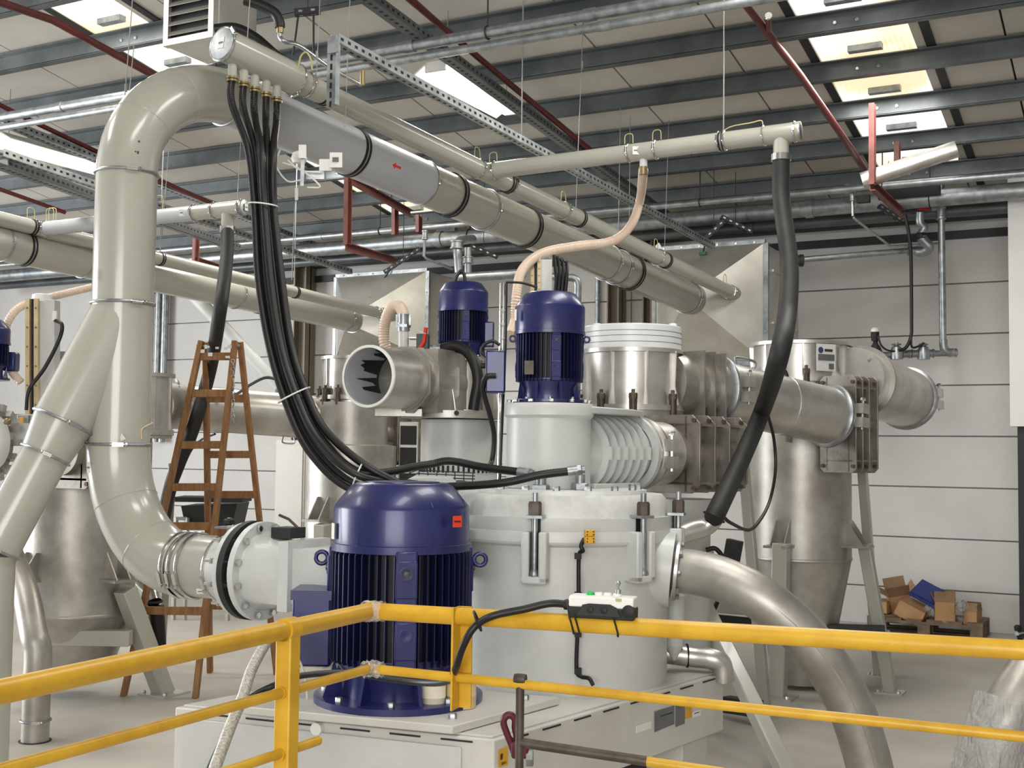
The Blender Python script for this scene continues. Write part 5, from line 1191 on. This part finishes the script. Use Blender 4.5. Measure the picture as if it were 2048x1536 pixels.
kL0 = rz(online(C0, CL, 642), 1478); kL1 = rz(CL, 1712)
B().tube([kL1+(kL1-kL0)*.6, kL0], .0125, 16).obj('lower_rail', 'yellow', t)
kR0 = rz(online(C0, CR, 1045), 1482); kR1 = rz(online(C0, CR, 1296), 1519); kR2 = rz(online(C0, CR, 1800), 1592)
B().tube([kR1, kR2], .0135, 16).obj('lower_rail', 'yellow', t); B().tube([kR0, kR1], .0135, 16).obj('rusty_rail', 'steelbrown', t)
# posts
q = online(C0, CL, 577); dl_ = (C0-CL).normalized(); nl = dl_.cross(ZA); nl = nl if nl.dot(-FW) > 0 else -nl
B().box(Vector((q.x, q.y, .52)), dl_*.0225, nl*.024, ZA*.52).obj('flat_post', 'yellow', t, bevel=.004)
B().lathe(Vector((q.x, q.y, 1.03))-dl_*.0225, dl_, [(.030, 0), (.030, .045)], 24).obj('rail_collar', 'yellow', t)
for P in (mL, kL1):
    g = rz(q, 1381 if P is mL else 1502); B().lathe(g-dl_*.03, dl_, [(.016, 0), (.016, .06)], 16).obj('weld_collar', 'yellow', t)
q = C0+(CR-C0)*1.3; B().abox(q.x-.024, q.x+.024, q.y-.024, q.y+.024, 0, 1.04).obj('flat_post', 'yellow', t, bevel=.004)
q = online(C0, CR, 926); dr_ = (CR-C0).normalized(); nr_ = dr_.cross(ZA); nr_ = nr_ if nr_.dot(-FW) > 0 else -nr_
zb = zat(926, 1416, q); zt = 1.03+.026
b = B(); b.box(Vector((q.x, q.y, (zb+zt)/2))-dr_*.018+nr_*.006, dr_*.003, nr_*.03, ZA*(zt-zb)/2); b.box(Vector((q.x, q.y, (zb+zt)/2))-nr_*.022, dr_*.02, nr_*.003, ZA*(zt-zb)/2); b.obj('angle_post', 'yellow', t)
q = online(C0, CR, 1042); b = B(); b.cyl(Vector((q.x, q.y, zat(1042, 1362, q))), Vector((q.x, q.y, .3)), .012, n=14); b.obj('rusty_post', 'steelbrown', t)
b = B(); b.lathe(rz(online(C0, CR, 1042), 1357)-dr_*.016, dr_, [(.0142, 0), (.0155, .01), (.0155, .022), (.0142, .032)], 16); b.obj('weld_bead', 'steelbrown', t)
# cling film wound round the corner joints
def crumple(path, r, amp, n=22, seed=3, step=6):
    P = smooth_path(path, step); R_ = random.Random(seed); b = B(); t_ = (P[1]-P[0]).normalized(); rs = []
    for i, p in enumerate(P):
        d_ = (P[min(i+1, len(P)-1)]-P[max(i-1, 0)]).normalized(); u_, v_, w_ = fr(d_)
        rr_ = r[i] if isinstance(r, list) else r
        rs.append([p+(u_*math.cos(2*PI*k/n)+v_*math.sin(2*PI*k/n))*(rr_+R_.uniform(-amp, amp)) for k in range(n)])
    b.rings(rs, False, False); return b
o = crumple([C0+(CL-C0)*.018+ZA*.002, C0, C0+(CR-C0)*.022], .0285, .004).obj('cling_film', 'film', t, sharp=12)
o = crumple([m0+(mL-m0)*.02, m0, m0+(mR-m0)*.022], .021, .006, seed=8).obj('cling_film', 'film', t, sharp=12)
# pendant control strapped on the rail
pc = online(C0, CR, 1207); rd = PJ(pc)[2]; pc = U(1207, 1214, rd)
t = T('pendant_control', 'grey and black pendant control box strapped on the yellow rail', 'control box', pc-ZA*.035)
hw = px(66, rd)
def pv(a, h, o_): return pc+dr_*a+ZA*h+nr_*o_
prof = [(-.034, -.028), (.03, -.03), (.034, -.02), (.034, .0), (-.034, .0)]
b = B(); b.prism([pv(-hw, .001, .034), pv(-hw, .028, .03), pv(-hw, .031, .02), pv(-hw, .031, -.03), pv(-hw, .001, -.034)], dr_*hw*2); b.obj('upper_shell', 'white', t, bevel=.004)
b = B(); b.prism([pv(-hw, .001, .034), pv(-hw, -.03, .028), pv(-hw, -.03, -.028), pv(-hw, .001, -.034)], dr_*hw*2); o = b.obj('lower_shell', 'hosegrey', t, bevel=.004)
b = B(); b.prism([pv(-hw*.72, -.02, .034), pv(-hw*.55, .008, .034), pv(-hw*.35, .012, .034), pv(hw*.3, .012, .034), pv(hw*.5, .004, .034), pv(hw*.62, -.02, .034)], nr_*.004); b.obj('side_pad', 'hosegrey', o)
for a in (-.3, .12): B().lathe(pv(hw*a, -.004, .038), nr_, [(.009, 0), (.009, .004), (.007, .005)], 16).obj('side_plug', 'rubber', o)
B().lathe(pv(hw*.86, -.004, .02), nr_, [(.017, 0), (.017, .018), (.012, .02)], 20).obj('end_plug', 'rubber', o)
for a, m_ in ((-.42, 'green'), (-.15, 'white'), (.13, 'white'), (.42, 'white')): B().lathe(pv(hw*a, .031, .0), ZA, [(.0115, 0), (.0115, .006), (.009, .008)], 20).obj('push_button', m_, t)
b = B(); b.lathe(pv(hw*.45, .037, 0), ZA, [(.008, 0), (.008, .012), (.003, .013), (.003, .02), (.007, .026), (.007, .032), (.003, .036)], 14); b.obj('key', 'galv', t)
B().box(pv(hw*.55, .0245, .032), dr_*.008, nr_*.001, ZA*.004).obj('sticker', 'earth', t)
for a in (-.75, .42, -.92):
    g = online(C0, CR, 1207+66*a); lp = []
    c_ = Vector((g.x, g.y, 0)); 
    for an in range(25):
        th = 2*PI*an/24; lp.append(c_+nr_*(math.cos(th)*(.036 if math.sin(th) > 0 else .028))+ZA*(1.035+math.sin(th)*(.058 if math.sin(th) > 0 else .034))+dr_*(-.008+.02*math.cos(th)*.5-.01*math.sin(th)))
    b = B(); b.tube(lp, .0026, 6); b.obj('strap', 'rubber', t)
cbl = [pv(-hw+.01, .0, 0), pv(-hw-.06, .002, .0), U(1050, 1218, rd+.05), U(985, 1232, rd+.06), U(948, 1255, rd+.04), U(925, 1295, rd+.05), U(910, 1340, rd+.1), U(895, 1362, rd+.25), U(850, 1366, rd+.4), U(780, 1358, rd+.5), U(690, 1346, rd+.6), U(600, 1352, rd+.7), U(545, 1372, rd+.75), U(500, 1396, rd+.7), U(470, 1430, rd+.6), U(445, 1480, rd+.4), U(418, 1540, rd+.3), U(405, 1580, rd+.3)]
t = T('control_cable', 'thick black cable from the pendant control round the rail post', 'cable', cbl[5]); B().tube(smooth_path(cbl, 8), .0105, 12).obj('cable', 'hose', t)
B().tube([pv(-hw+.005, 0, 0), pv(-hw-.02, .001, 0)], .014, 14).obj('cable_gland', 'rubber', t)
B().torus(U(955, 1242, rd+.02), RC+UC*.4, .028, .003, 24, 6).obj('cable_tie', 'rubber', t)
# braided hose and thin cable by the plinth
t = T('braided_hose', 'pale braided hose hanging by the left rail post', 'hose', U(440, 1500, 3.6))
corrugated([U(550, 1262, 4.35), U(530, 1290, 4.2), U(503, 1340, 4.0), U(485, 1395, 3.85), U(462, 1450, 3.7), U(432, 1530, 3.5), U(418, 1570, 3.45)], .0185, .008, .0016, 16).obj('hose_wall', 'braid', t)
tag(B().tube(smooth_path([U(575, 1296, 4.3), U(592, 1310, 4.3), U(608, 1345, 4.35), U(614, 1385, 4.4), U(614, 1398, 4.42)]), .004, 8).obj('thin_cable', 'white'), 'thin white cable dropping beside the motor terminal box', 'cable')
# white plastic rolls on the slab
for x, y, w, h, lab, mm in ((866, 1424, 25, 50, 'white plastic roll on the slab beside the motor foot', 'foam'), (921, 1419, 31, 48, 'yellowed plastic roll on the slab behind the rail post', 'cream')):
    q = UZ(x, y-6, zp+.042); d = PJ(q)[2]; t = T('plastic_roll', lab, 'roll', q)
    B().lathe(q, ZA, [(px(w, d), 0), (px(w, d), px(h*.48, d)), (px(w*1.02, d), px(h*.5, d)), (px(w, d), px(h*.52, d)), (px(w, d), px(h, d)), (px(w*.7, d), px(h, d)), (px(w*.66, d), px(h*.5, d))], 28).obj('roll_wall', mm, t)
# lifting hook on the plinth corner
t = T('lifting_hook', 'dark red lifting link standing at the plinth corner', 'hook', U(1030, 1505, 4.02)); d = 4.02
lp = [(1038, 1500), (1034, 1475), (1030, 1455), (1030, 1440), (1022, 1430), (1012, 1432), (1007, 1445), (1013, 1465), (1021, 1485), (1028, 1505)]
B().tube(smooth_path([U(x, y, d) for x, y in lp]), .0115, 12).obj('link', 'purple', t)
B().box(U(1040, 1498, d), RC*.03, FW*.02, UC*.03).obj('swivel', 'purple', t, bevel=.01); B().hexb(U(1052, 1515, d), RC, .03, .025).obj('nut', 'galv', t)
# wrapped pipe at lower right
t = T('wrapped_pipe', 'dark steel pipe partly wrapped in cling film at lower right', 'pipe', UZ(1962, 1640, 0))
wp = [U(2700, 1130, 5.0), U(2480, 1140, 4.9), U(2270, 1185, 4.75), U(2150, 1250, 4.65), U(2068, 1345, 4.55), U(2010, 1440, 4.5), U(1980, 1540, 4.5), U(1968, 1640, 4.5)]; wp.append(Vector((wp[-1].x, wp[-1].y, 0)))
B().tube(smooth_path(wp, 10), .098, 32).obj('pipe_bend', 'stainlessdull', t)
crumple([U(2008, 1398, 4.5), U(1990, 1470, 4.48), U(1974, 1545, 4.48)], .107, .0045, 36, 5, 5).obj('cling_film', 'film', t, sharp=60)
crumple([U(1998, 1452, 4.5), U(1980, 1510, 4.48), U(1968, 1570, 4.48)], .118, .009, 30, 15, 5).obj('cling_film', 'film', t, sharp=60)
# ================================================================== wooden ladder
fA, fB = UZ(247, 1392, 0), UZ(391, 1396, 0); tA, tB = U(403, 682, 7.45), U(470, 682, 7.5)
gC = UZ(420, 1345, 0); gD = gC+(fB-fA)*1.02; tC, tD = U(411, 684, 7.62), U(480, 684, 7.66)
t = T('step_ladder', 'paint-spattered wooden folding ladder beside the bent duct', 'ladder', (fA+gD)/2)
for a, c in ((tA, fA), (tB, fB), (tC, gC), (tD, gD)): B().bar(a, c, .032, .055, fy).obj('stile', 'wood', t, bevel=.003)
for (a0, a1, b0, b1, off) in ((tA, fA, tB, fB, -1), (tC, gC, tD, gD, 1)):
    for f in ((.045, .152, .30, .42, .53, .645, .765) if off < 0 else (.165, .33, .45, .565, .68, .79, .90)):
        p, q = a0+(a1-a0)*f, b0+(b1-b0)*f; B().bar(p-(q-p).normalized()*.01, q+(q-p).normalized()*.01, .022, .048, ZA).obj('rung', 'wood', t, bevel=.003)
for a, c in ((tA, tC), (tB, tD)): 
    B().cyl(a-ZA*.03-rx*.03, a-ZA*.03+rx*.03, .008, n=10).obj('hinge_bolt', 'galv', t)
b = B(); rr = random.Random(4)
for k in range(9):
    q = tA+(tB-tA)*rr.random()-ZA*rr.uniform(.03, .12)-fy*.032; b.box(q, rx*rr.uniform(.006, .016), fy*.001, ZA*rr.uniform(.006, .012))
b.obj('paint_splash', 'label', t)
b = B()
for k in range(16): b.torus(U(466+(k % 2), 722+k*8, 7.44), (RC if k % 2 else FW), .011, .0025, 12, 6)
b.obj('safety_chain', 'galv', t)
# ================================================================== pallet with packaging waste
FRc = UZ(1966, 1283, 0); PW, PD = .92, .46; x1 = FRc.x; x0 = x1-PW; y0 = FRc.y; y1 = y0+PD
t = T('wooden_pallet', 'weathered wooden pallet by the back wall', 'pallet', ((x0+x1)/2, (y0+y1)/2, 0))
for i in range(3):
    for j in range(3): cx_, cy_ = x0+.05+(PW-.1)*i/2, y0+.05+(PD-.1)*j/2; B().abox(cx_-.05, cx_+.05, cy_-.05, cy_+.05, .02, .10).obj('block', 'woodold', t, bevel=.003)
for j in range(3): cy_ = y0+.05+(PD-.1)*j/2; B().abox(x0, x1, cy_-.05, cy_+.05, 0, .02).obj('bottom_board', 'woodold', t); B().abox(x0, x1, cy_-.05, cy_+.05, .10, .12).obj('stringer_board', 'woodold', t)
for i in range(6): cx_ = x0+.06+(PW-.12)*i/5; B().abox(cx_-.06, cx_+.06, y0, y1, .12, .14).obj('top_board', 'woodold', t)
pz = .14
def carton(name, label, c, w, dpt, h, rz_=0, ry=0, rx_=0, m='card', open_=False, cat='box', min_=None):
    M_ = Matrix.Translation(c) @ Matrix.Rotation(rz_, 4, 'Z') @ Matrix.Rotation(ry, 4, 'Y') @ Matrix.Rotation(rx_, 4, 'X')
    t = T(name, label, cat, c-ZA*h/2); th = .006
    def bx(x0, x1, y0, y1, z0, z1): 
        b = B(); cc = M_ @ Vector(((x0+x1)/2, (y0+y1)/2, (z0+z1)/2)); R_ = M_.to_3x3(); b.box(cc, R_ @ XA*(x1-x0)/2, R_ @ YA*(y1-y0)/2, R_ @ ZA*(z1-z0)/2); return b
    a, d_, g = w/2, dpt/2, h/2
    for nm, q in (('front_panel', (-a, a, -d_, -d_+th, -g, g)), ('back_panel', (-a, a, d_-th, d_, -g, g)), ('side_panel', (-a, -a+th, -d_, d_, -g, g)), ('side_panel', (a-th, a, -d_, d_, -g, g)), ('bottom_panel', (-a, a, -d_, d_, -g, -g+th))): bx(*q).obj(nm, m, t)
    if open_:
        R_ = M_.to_3x3()
        for s, ax_, L in ((-1, 'y', dpt*.5), (1, 'y', dpt*.5), (-1, 'x', w*.45), (1, 'x', w*.45)):
            e = YA*s*d_ if ax_ == 'y' else XA*s*a; along = XA*a if ax_ == 'y' else YA*d_
            out = (YA if ax_ == 'y' else XA)*s*random.uniform(-.2, .7)+ZA*random.uniform(.5, 1); out = out.normalized()*L
            p0_, p1_ = e-along+ZA*g, e+along+ZA*g; nn = along.cross(out).normalized()*.003
            B().prism([M_ @ p0_, M_ @ p1_, M_ @ (p1_+out), M_ @ (p0_+out)], R_ @ nn).obj('flap', min_ or m, t)
    else: bx(-a, a, -d_, d_, g-th, g).obj('lid_panel', m, t)
    return t
def onp(x, y, dy=.1): return UY(x, y, y0+dy)
def sz(n): return px(n, 9.75)
carton('cardboard_box', 'brown cardboard box tilted on the pallet under the blue box', onp(1826, 1222, .12), sz(58), .2, sz(34), -.1, .42, .1)
carton('cardboard_box', 'upright open cardboard box with flaps at the middle of the pallet', onp(1890, 1225, .1)-ZA*.0, sz(40), .17, sz(48), .12, 0, 0, open_=True, min_='cardin')
carton('cardboard_box', 'small open cardboard box at the right end of the pallet', onp(1945, 1236, .14), sz(28), .14, sz(30), -.15, 0, 0, open_=True, min_='cardin')
carton('cardboard_box', 'torn open brown carton behind the tilted box', onp(1798, 1202, .28), sz(44), .2, sz(40), .3, -.2, .2, open_=True, min_='cardin')
carton('cardboard_box', 'light brown carton at the left end of the pallet', onp(1768, 1212, .22), sz(34), .2, sz(26), -.2, 0, 0)
carton('cardboard_box', 'flat pale carton low at the left of the pallet', onp(1780, 1236, .14), sz(40), .2, sz(14), .15, 0, 0, m='cardin')
t = carton('blue_box', 'dark blue flat box lying tilted on top of the packaging', onp(1857, 1188, .16), sz(58), .2, sz(11), -.2, .42, .55, 'boxblue')
for x, y, r_, lab, sd_ in ((1925, 1213, .05, 'crumpled clear plastic film between two cartons', 2), (1925, 1244, .045, 'crumpled clear plastic bag in front on the pallet', 6), (1860, 1222, .05, 'crumpled bluish film under the blue box', 9)):
    q = onp(x, y, .1); rr = random.Random(sd_); b = B(); n = 12; rs = []
    for i in range(9):
        ph = PI*(i+.5)/9-PI/2; rs.append([q+Vector((math.cos(2*PI*k/n)*math.cos(ph), math.sin(2*PI*k/n)*math.cos(ph)*.7, math.sin(ph)*.9))*r_*rr.uniform(.7, 1.35) for k in range(n)])
    b.rings(rs); tag(b.obj('plastic_film', 'film', sharp=8), lab, 'plastic')
# ================================================================== pipework on the right wall
def fitting(t, p, ax, r, L, m='galv', name='fitting'): ax = ax.normalized(); return B().lathe(p-ax*L/2, ax, [(r*.95, 0), (r*1.15, .004), (r*1.15, L*.2), (r, L*.25), (r, L*.75), (r*1.15, L*.8), (r*1.15, L-.004), (r*.95, L)], 18).obj(name, m, t)
d = 9.9
t = T('riser_pipe', 'bright galvanised riser pipe with elbow and valves on the right wall', 'pipe', U(1882, 700, d))
r1 = U(1882, 395, d); r2 = U(1886, 680, d)
B().cyl(r1, r2, .028, n=18).obj('riser', 'galv', t)
B().tube(smooth_path([r2, U(1888, 697, d), U(1898, 706, d), U(1908, 704, d)]), .034, 16).obj('elbow', 'galv', t)
B().tube([U(1912, 706, d), U(1700, 712, d)], .026, 16).obj('run', 'galv', t)
for x in (1720, 1745, 1812, 1830, 1860, 1905): fitting(t, U(x, 711-(x-1720)*.03, d), rx, .032, .07)
fitting(t, U(1882, 425, d), ZA, .036, .12, name='tee'); fitting(t, U(1882, 390, d), ZA, .036, .06, name='socket')
B().tube([U(1882, 418, d), U(1862, 418, d)], .016, 10).obj('valve_stem', 'galv', t); B().box(U(1848, 418, d-.03), rx*.055, fy*.008, ZA*.011).obj('red_handle', 'red', t, bevel=.004)
B().cyl(U(1882, 356, d), U(1882, 392, d), .026, n=14).obj('upper_stub', 'galv', t)
# control valve, strainer and gate valve on the run
b = B(); b.lathe(U(1751, 711, d), ZA, [(.03, -.12), (.045, -.09), (.055, -.03), (.055, .03), (.04, .07), (.02, .1), (.02, .16)], 18); b.obj('control_valve', 'darksteel', t)
b = B(); b.lathe(U(1750, 672, d), ZA, [(.03, -.04), (.034, 0), (.034, .04), (.03, .05)], 16); b.obj('actuator', 'rubber', t); B().lathe(U(1750, 664, d), ZA, [(.034, 0), (.034, .02), (.02, .035)], 16).obj('actuator_cap', 'white', t)
for x in (1793, 1847):
    b = B(); b.lathe(U(x, 702, d-.02), ZA, [(.05, -.07), (.055, -.02), (.04, .03), (.016, .045), (.016, .07)], 16); b.obj('valve_body', 'galv', t)
    b = B(); b.torus(U(x, 689, d-.02), ZA, .034, .006, 20, 8); b.box(U(x, 689, d-.02), rx*.034, fy*.005, ZA*.004); b.obj('hand_wheel', 'galv', t)
t = T('wall_cable', 'black twin cable hanging down the right wall to the control valve', 'cable', U(1822, 690, d))
B().tube(smooth_path([U(1810, 428, d-.05), U(1818, 470, d-.05), U(1822, 520, d-.05), U(1823, 640, d-.05), U(1822, 672, d-.05), U(1812, 695, d-.06), U(1796, 702, d-.06)]), .014, 10).obj('cable', 'hose', t)
B().tube(smooth_path([U(1822, 672, d-.06), U(1824, 694, d-.06), U(1838, 692, d-.06), U(1848, 686, d-.06)]), .009, 8).obj('branch_cable', 'hose', t)
B().tube(smooth_path([U(1756, 672, d-.06), U(1762, 690, d-.06), U(1774, 700, d-.06), U(1790, 703, d-.06)]), .008, 8).obj('branch_cable', 'hose', t)
t = T('air_pipe', 'galvanised pipe from the hood corner to the elbows left of the riser', 'pipe', U(1700, 505, 10.0))
B().tube([U(1585, 521, 10.0), U(1820, 501, 10.0)], .026, 16).obj('run', 'galv', t); fitting(t, U(1590, 521, 10.0), rx, .045, .14, 'darksteel'); fitting(t, U(1826, 502, 10.0), rx, .036, .09)
B().tube(smooth_path([U(1835, 503, 10.0), U(1848, 503, 9.95), U(1858, 494, 9.9), U(1848, 482, 9.9), U(1842, 474, 9.9)]), .042, 16).obj('elbow', 'galv', t); fitting(t, U(1842, 472, 9.9), ZA, .04, .05, 'rubber'); 
B().tube(smooth_path([U(1842, 468, 9.9), U(1848, 456, 9.9), U(1840, 445, 9.9), U(1840, 425, 9.9)]), .034, 14).obj('offset_bend', 'galv', t)
B().lathe(U(1836, 412, 9.95), ZA, [(.06, -.05), (.09, -.02), (.09, .03), (.05, .07)], 20).obj('dome', 'darksteel', t)
t = T('drop_line', 'thin galvanised drop line zigzagging left of the riser', 'pipe', U(1780, 490, 9.8))
fitting(t, U(1704, 378, 9.72), rx, .036, .12, name='tee'); B().tube([U(1705, 382, 9.7), U(1706, 432, 9.7)], .013, 10).obj('drop', 'chrome', t); fitting(t, U(1705, 395, 9.7), ZA, .02, .06)
B().tube([U(1706, 434, 9.7), U(1712, 440, 9.7), U(1778, 490, 9.9), U(1782, 493, 9.9), U(1876, 487, 9.95)], .011, 10).obj('offset', 'galv', t)
# short riser pair between the left hood and the small motor
t = T('riser_pipe', 'pair of short bright risers with elbow above the smaller motor', 'pipe', U(915, 560, 9.6)); d = 9.6
B().tube(smooth_path([U(918, 545, d), U(916, 520, d), U(915, 498, d), U(920, 482, d+.1), U(945, 478, d+.4)]), .036, 16).obj('riser', 'galv', t); fitting(t, U(914, 490, d), ZA, .05, .07)
B().tube([U(936, 545, d+.1), U(936, 495, d+.1)], .03, 14).obj('riser', 'galv', t); fitting(t, U(936, 520, d+.1), ZA, .04, .06)
B().tube([U(915, 556, d), U(1050, 547, d+.1)], .04, 16).obj('run', 'galv', t)
t = T('drop_line', 'thin galvanised drop line above the left hood corner', 'pipe', U(850, 505, 9.7)); B().tube([U(850, 465, 9.7), U(848, 512, 9.7), U(854, 518, 9.7), U(905, 538, 9.9)], .012, 10).obj('line', 'galv', t); fitting(t, U(850, 470, 9.7), ZA, .022, .08)
t = T('drop_pipe', 'grey pipe elbow behind the classifier motor cables', 'pipe', U(1155, 600, 8.0)); B().tube(smooth_path([U(1085, 552, 8), U(1130, 555, 8), U(1146, 556, 8), U(1155, 566, 8), U(1155, 600, 8), U(1154, 700, 8), U(1152, 900, 8)]), .026, 14).obj('elbow', 'galv', t)
t = T('conduit', 'thin vertical conduit on the wall above the white collar', 'conduit', U(1193, 645, 10.4)); g = UY(1195, 597, YW-.03); B().cyl(Vector((g.x, g.y, UY(1196, 535, YW-.03).z)), Vector((g.x, g.y, UY(1194, 655, YW-.03).z)), .022, n=12).obj('tube', 'galv', t); fitting(t, g, ZA, .026, .04)
# small tap at the right edge
t = T('wall_tap', 'small chrome tap with black hose at the right edge', 'tap', U(2038, 1265, 9.3)); B().tube([U(2060, 1262, 9.4), U(2034, 1268, 9.3)], .018, 10).obj('body', 'chrome', t); B().lathe(U(2036, 1262, 9.3), ZA, [(.025, 0), (.03, .03), (.02, .045)], 12).obj('knob', 'rubber', t)
B().tube(smooth_path([U(2036, 1270, 9.3), U(2042, 1285, 9.3), U(2055, 1295, 9.3), U(2080, 1300, 9.3)]), .014, 10).obj('hose', 'hose', t)
# ================================================================== air heater under the roof, top left
h0 = U(328, 94, 6.5); hx1 = UY(428, 76, h0.y).x; zt = 4.6; hy = h0.y
t = T('unit_heater', 'grey ceiling air heater with dark louvres', 'heater', (h0.x, hy, h0.z)); ylen = .34
B().abox(h0.x+.002, hx1-.002, hy+.032, hy+ylen, h0.z+.002, zt).obj('casing', 'alu', t, bevel=.006)
w = .035; b = B(); b.abox(h0.x, h0.x+w, hy-.01, hy+.03, h0.z, zt); b.abox(hx1-w, hx1, hy-.01, hy+.03, h0.z, zt); b.abox(h0.x+w+.001, hx1-w-.001, hy-.01, hy+.03, h0.z, h0.z+w); b.obj('grille_frame', 'alu', t)
B().abox(h0.x+w, hx1-w, hy+.012, hy+.02, h0.z+w, zt).obj('grille_back', 'rubber', t)
k = 0; z = h0.z+w+.01
while z < zt-.05:
    q = Vector(((h0.x+hx1)/2, hy+.0, z+.02)); B().box(q, XA*(hx1-h0.x-2*w)/2, (YA*.55+ZA*.8).normalized()*.017, (YA*.8-ZA*.55).normalized()*.0015).obj('louvre', 'alu', t); z += .054
for pts, lab in (([U(430, 58, 6.2), U(470, 56, 6.2), U(510, 75, 6.2), U(545, 105, 6.2), U(562, 118, 6.3)], 'black insulated pipe behind the hose manifold'), ([U(490, 0, 6.0), U(520, 10, 6.0), U(548, 25, 6.0), U(558, 42, 6.0), U(560, 55, 6.0)], 'black insulated pipe hanging from the roof above the manifold')):
    tag(B().tube(smooth_path(pts), .026, 14).obj('insulated_pipe', 'hose'), lab, 'pipe')
t = T('drain_line', 'thin grey pipe below the hanging insulated pipe', 'pipe', U(575, 85, 6.0)); B().tube(smooth_path([U(560, 52, 6), U(560, 74, 6), U(572, 84, 6), U(600, 92, 6.2), U(660, 135, 6.8), U(722, 170, 7.2)]), .012, 10).obj('line', 'galv', t); B().cyl(U(560, 54, 6), U(560, 66, 6), .018, n=10).obj('union', 'brass', t)
B().cyl(U(725, 142, 6.6), U(725, 170, 6.6), .014, n=10).obj('stub', 'brass', t)
# white paper tags on the duct line
tag(B().prism([U(1310, 492, 9.2), U(1318, 485, 9.2), U(1326, 500, 9.2), U(1319, 506, 9.2)], fy*.002).obj('paper_tag', 'label'), 'small paper tag hanging at the end of the slim pipe', 'tag')
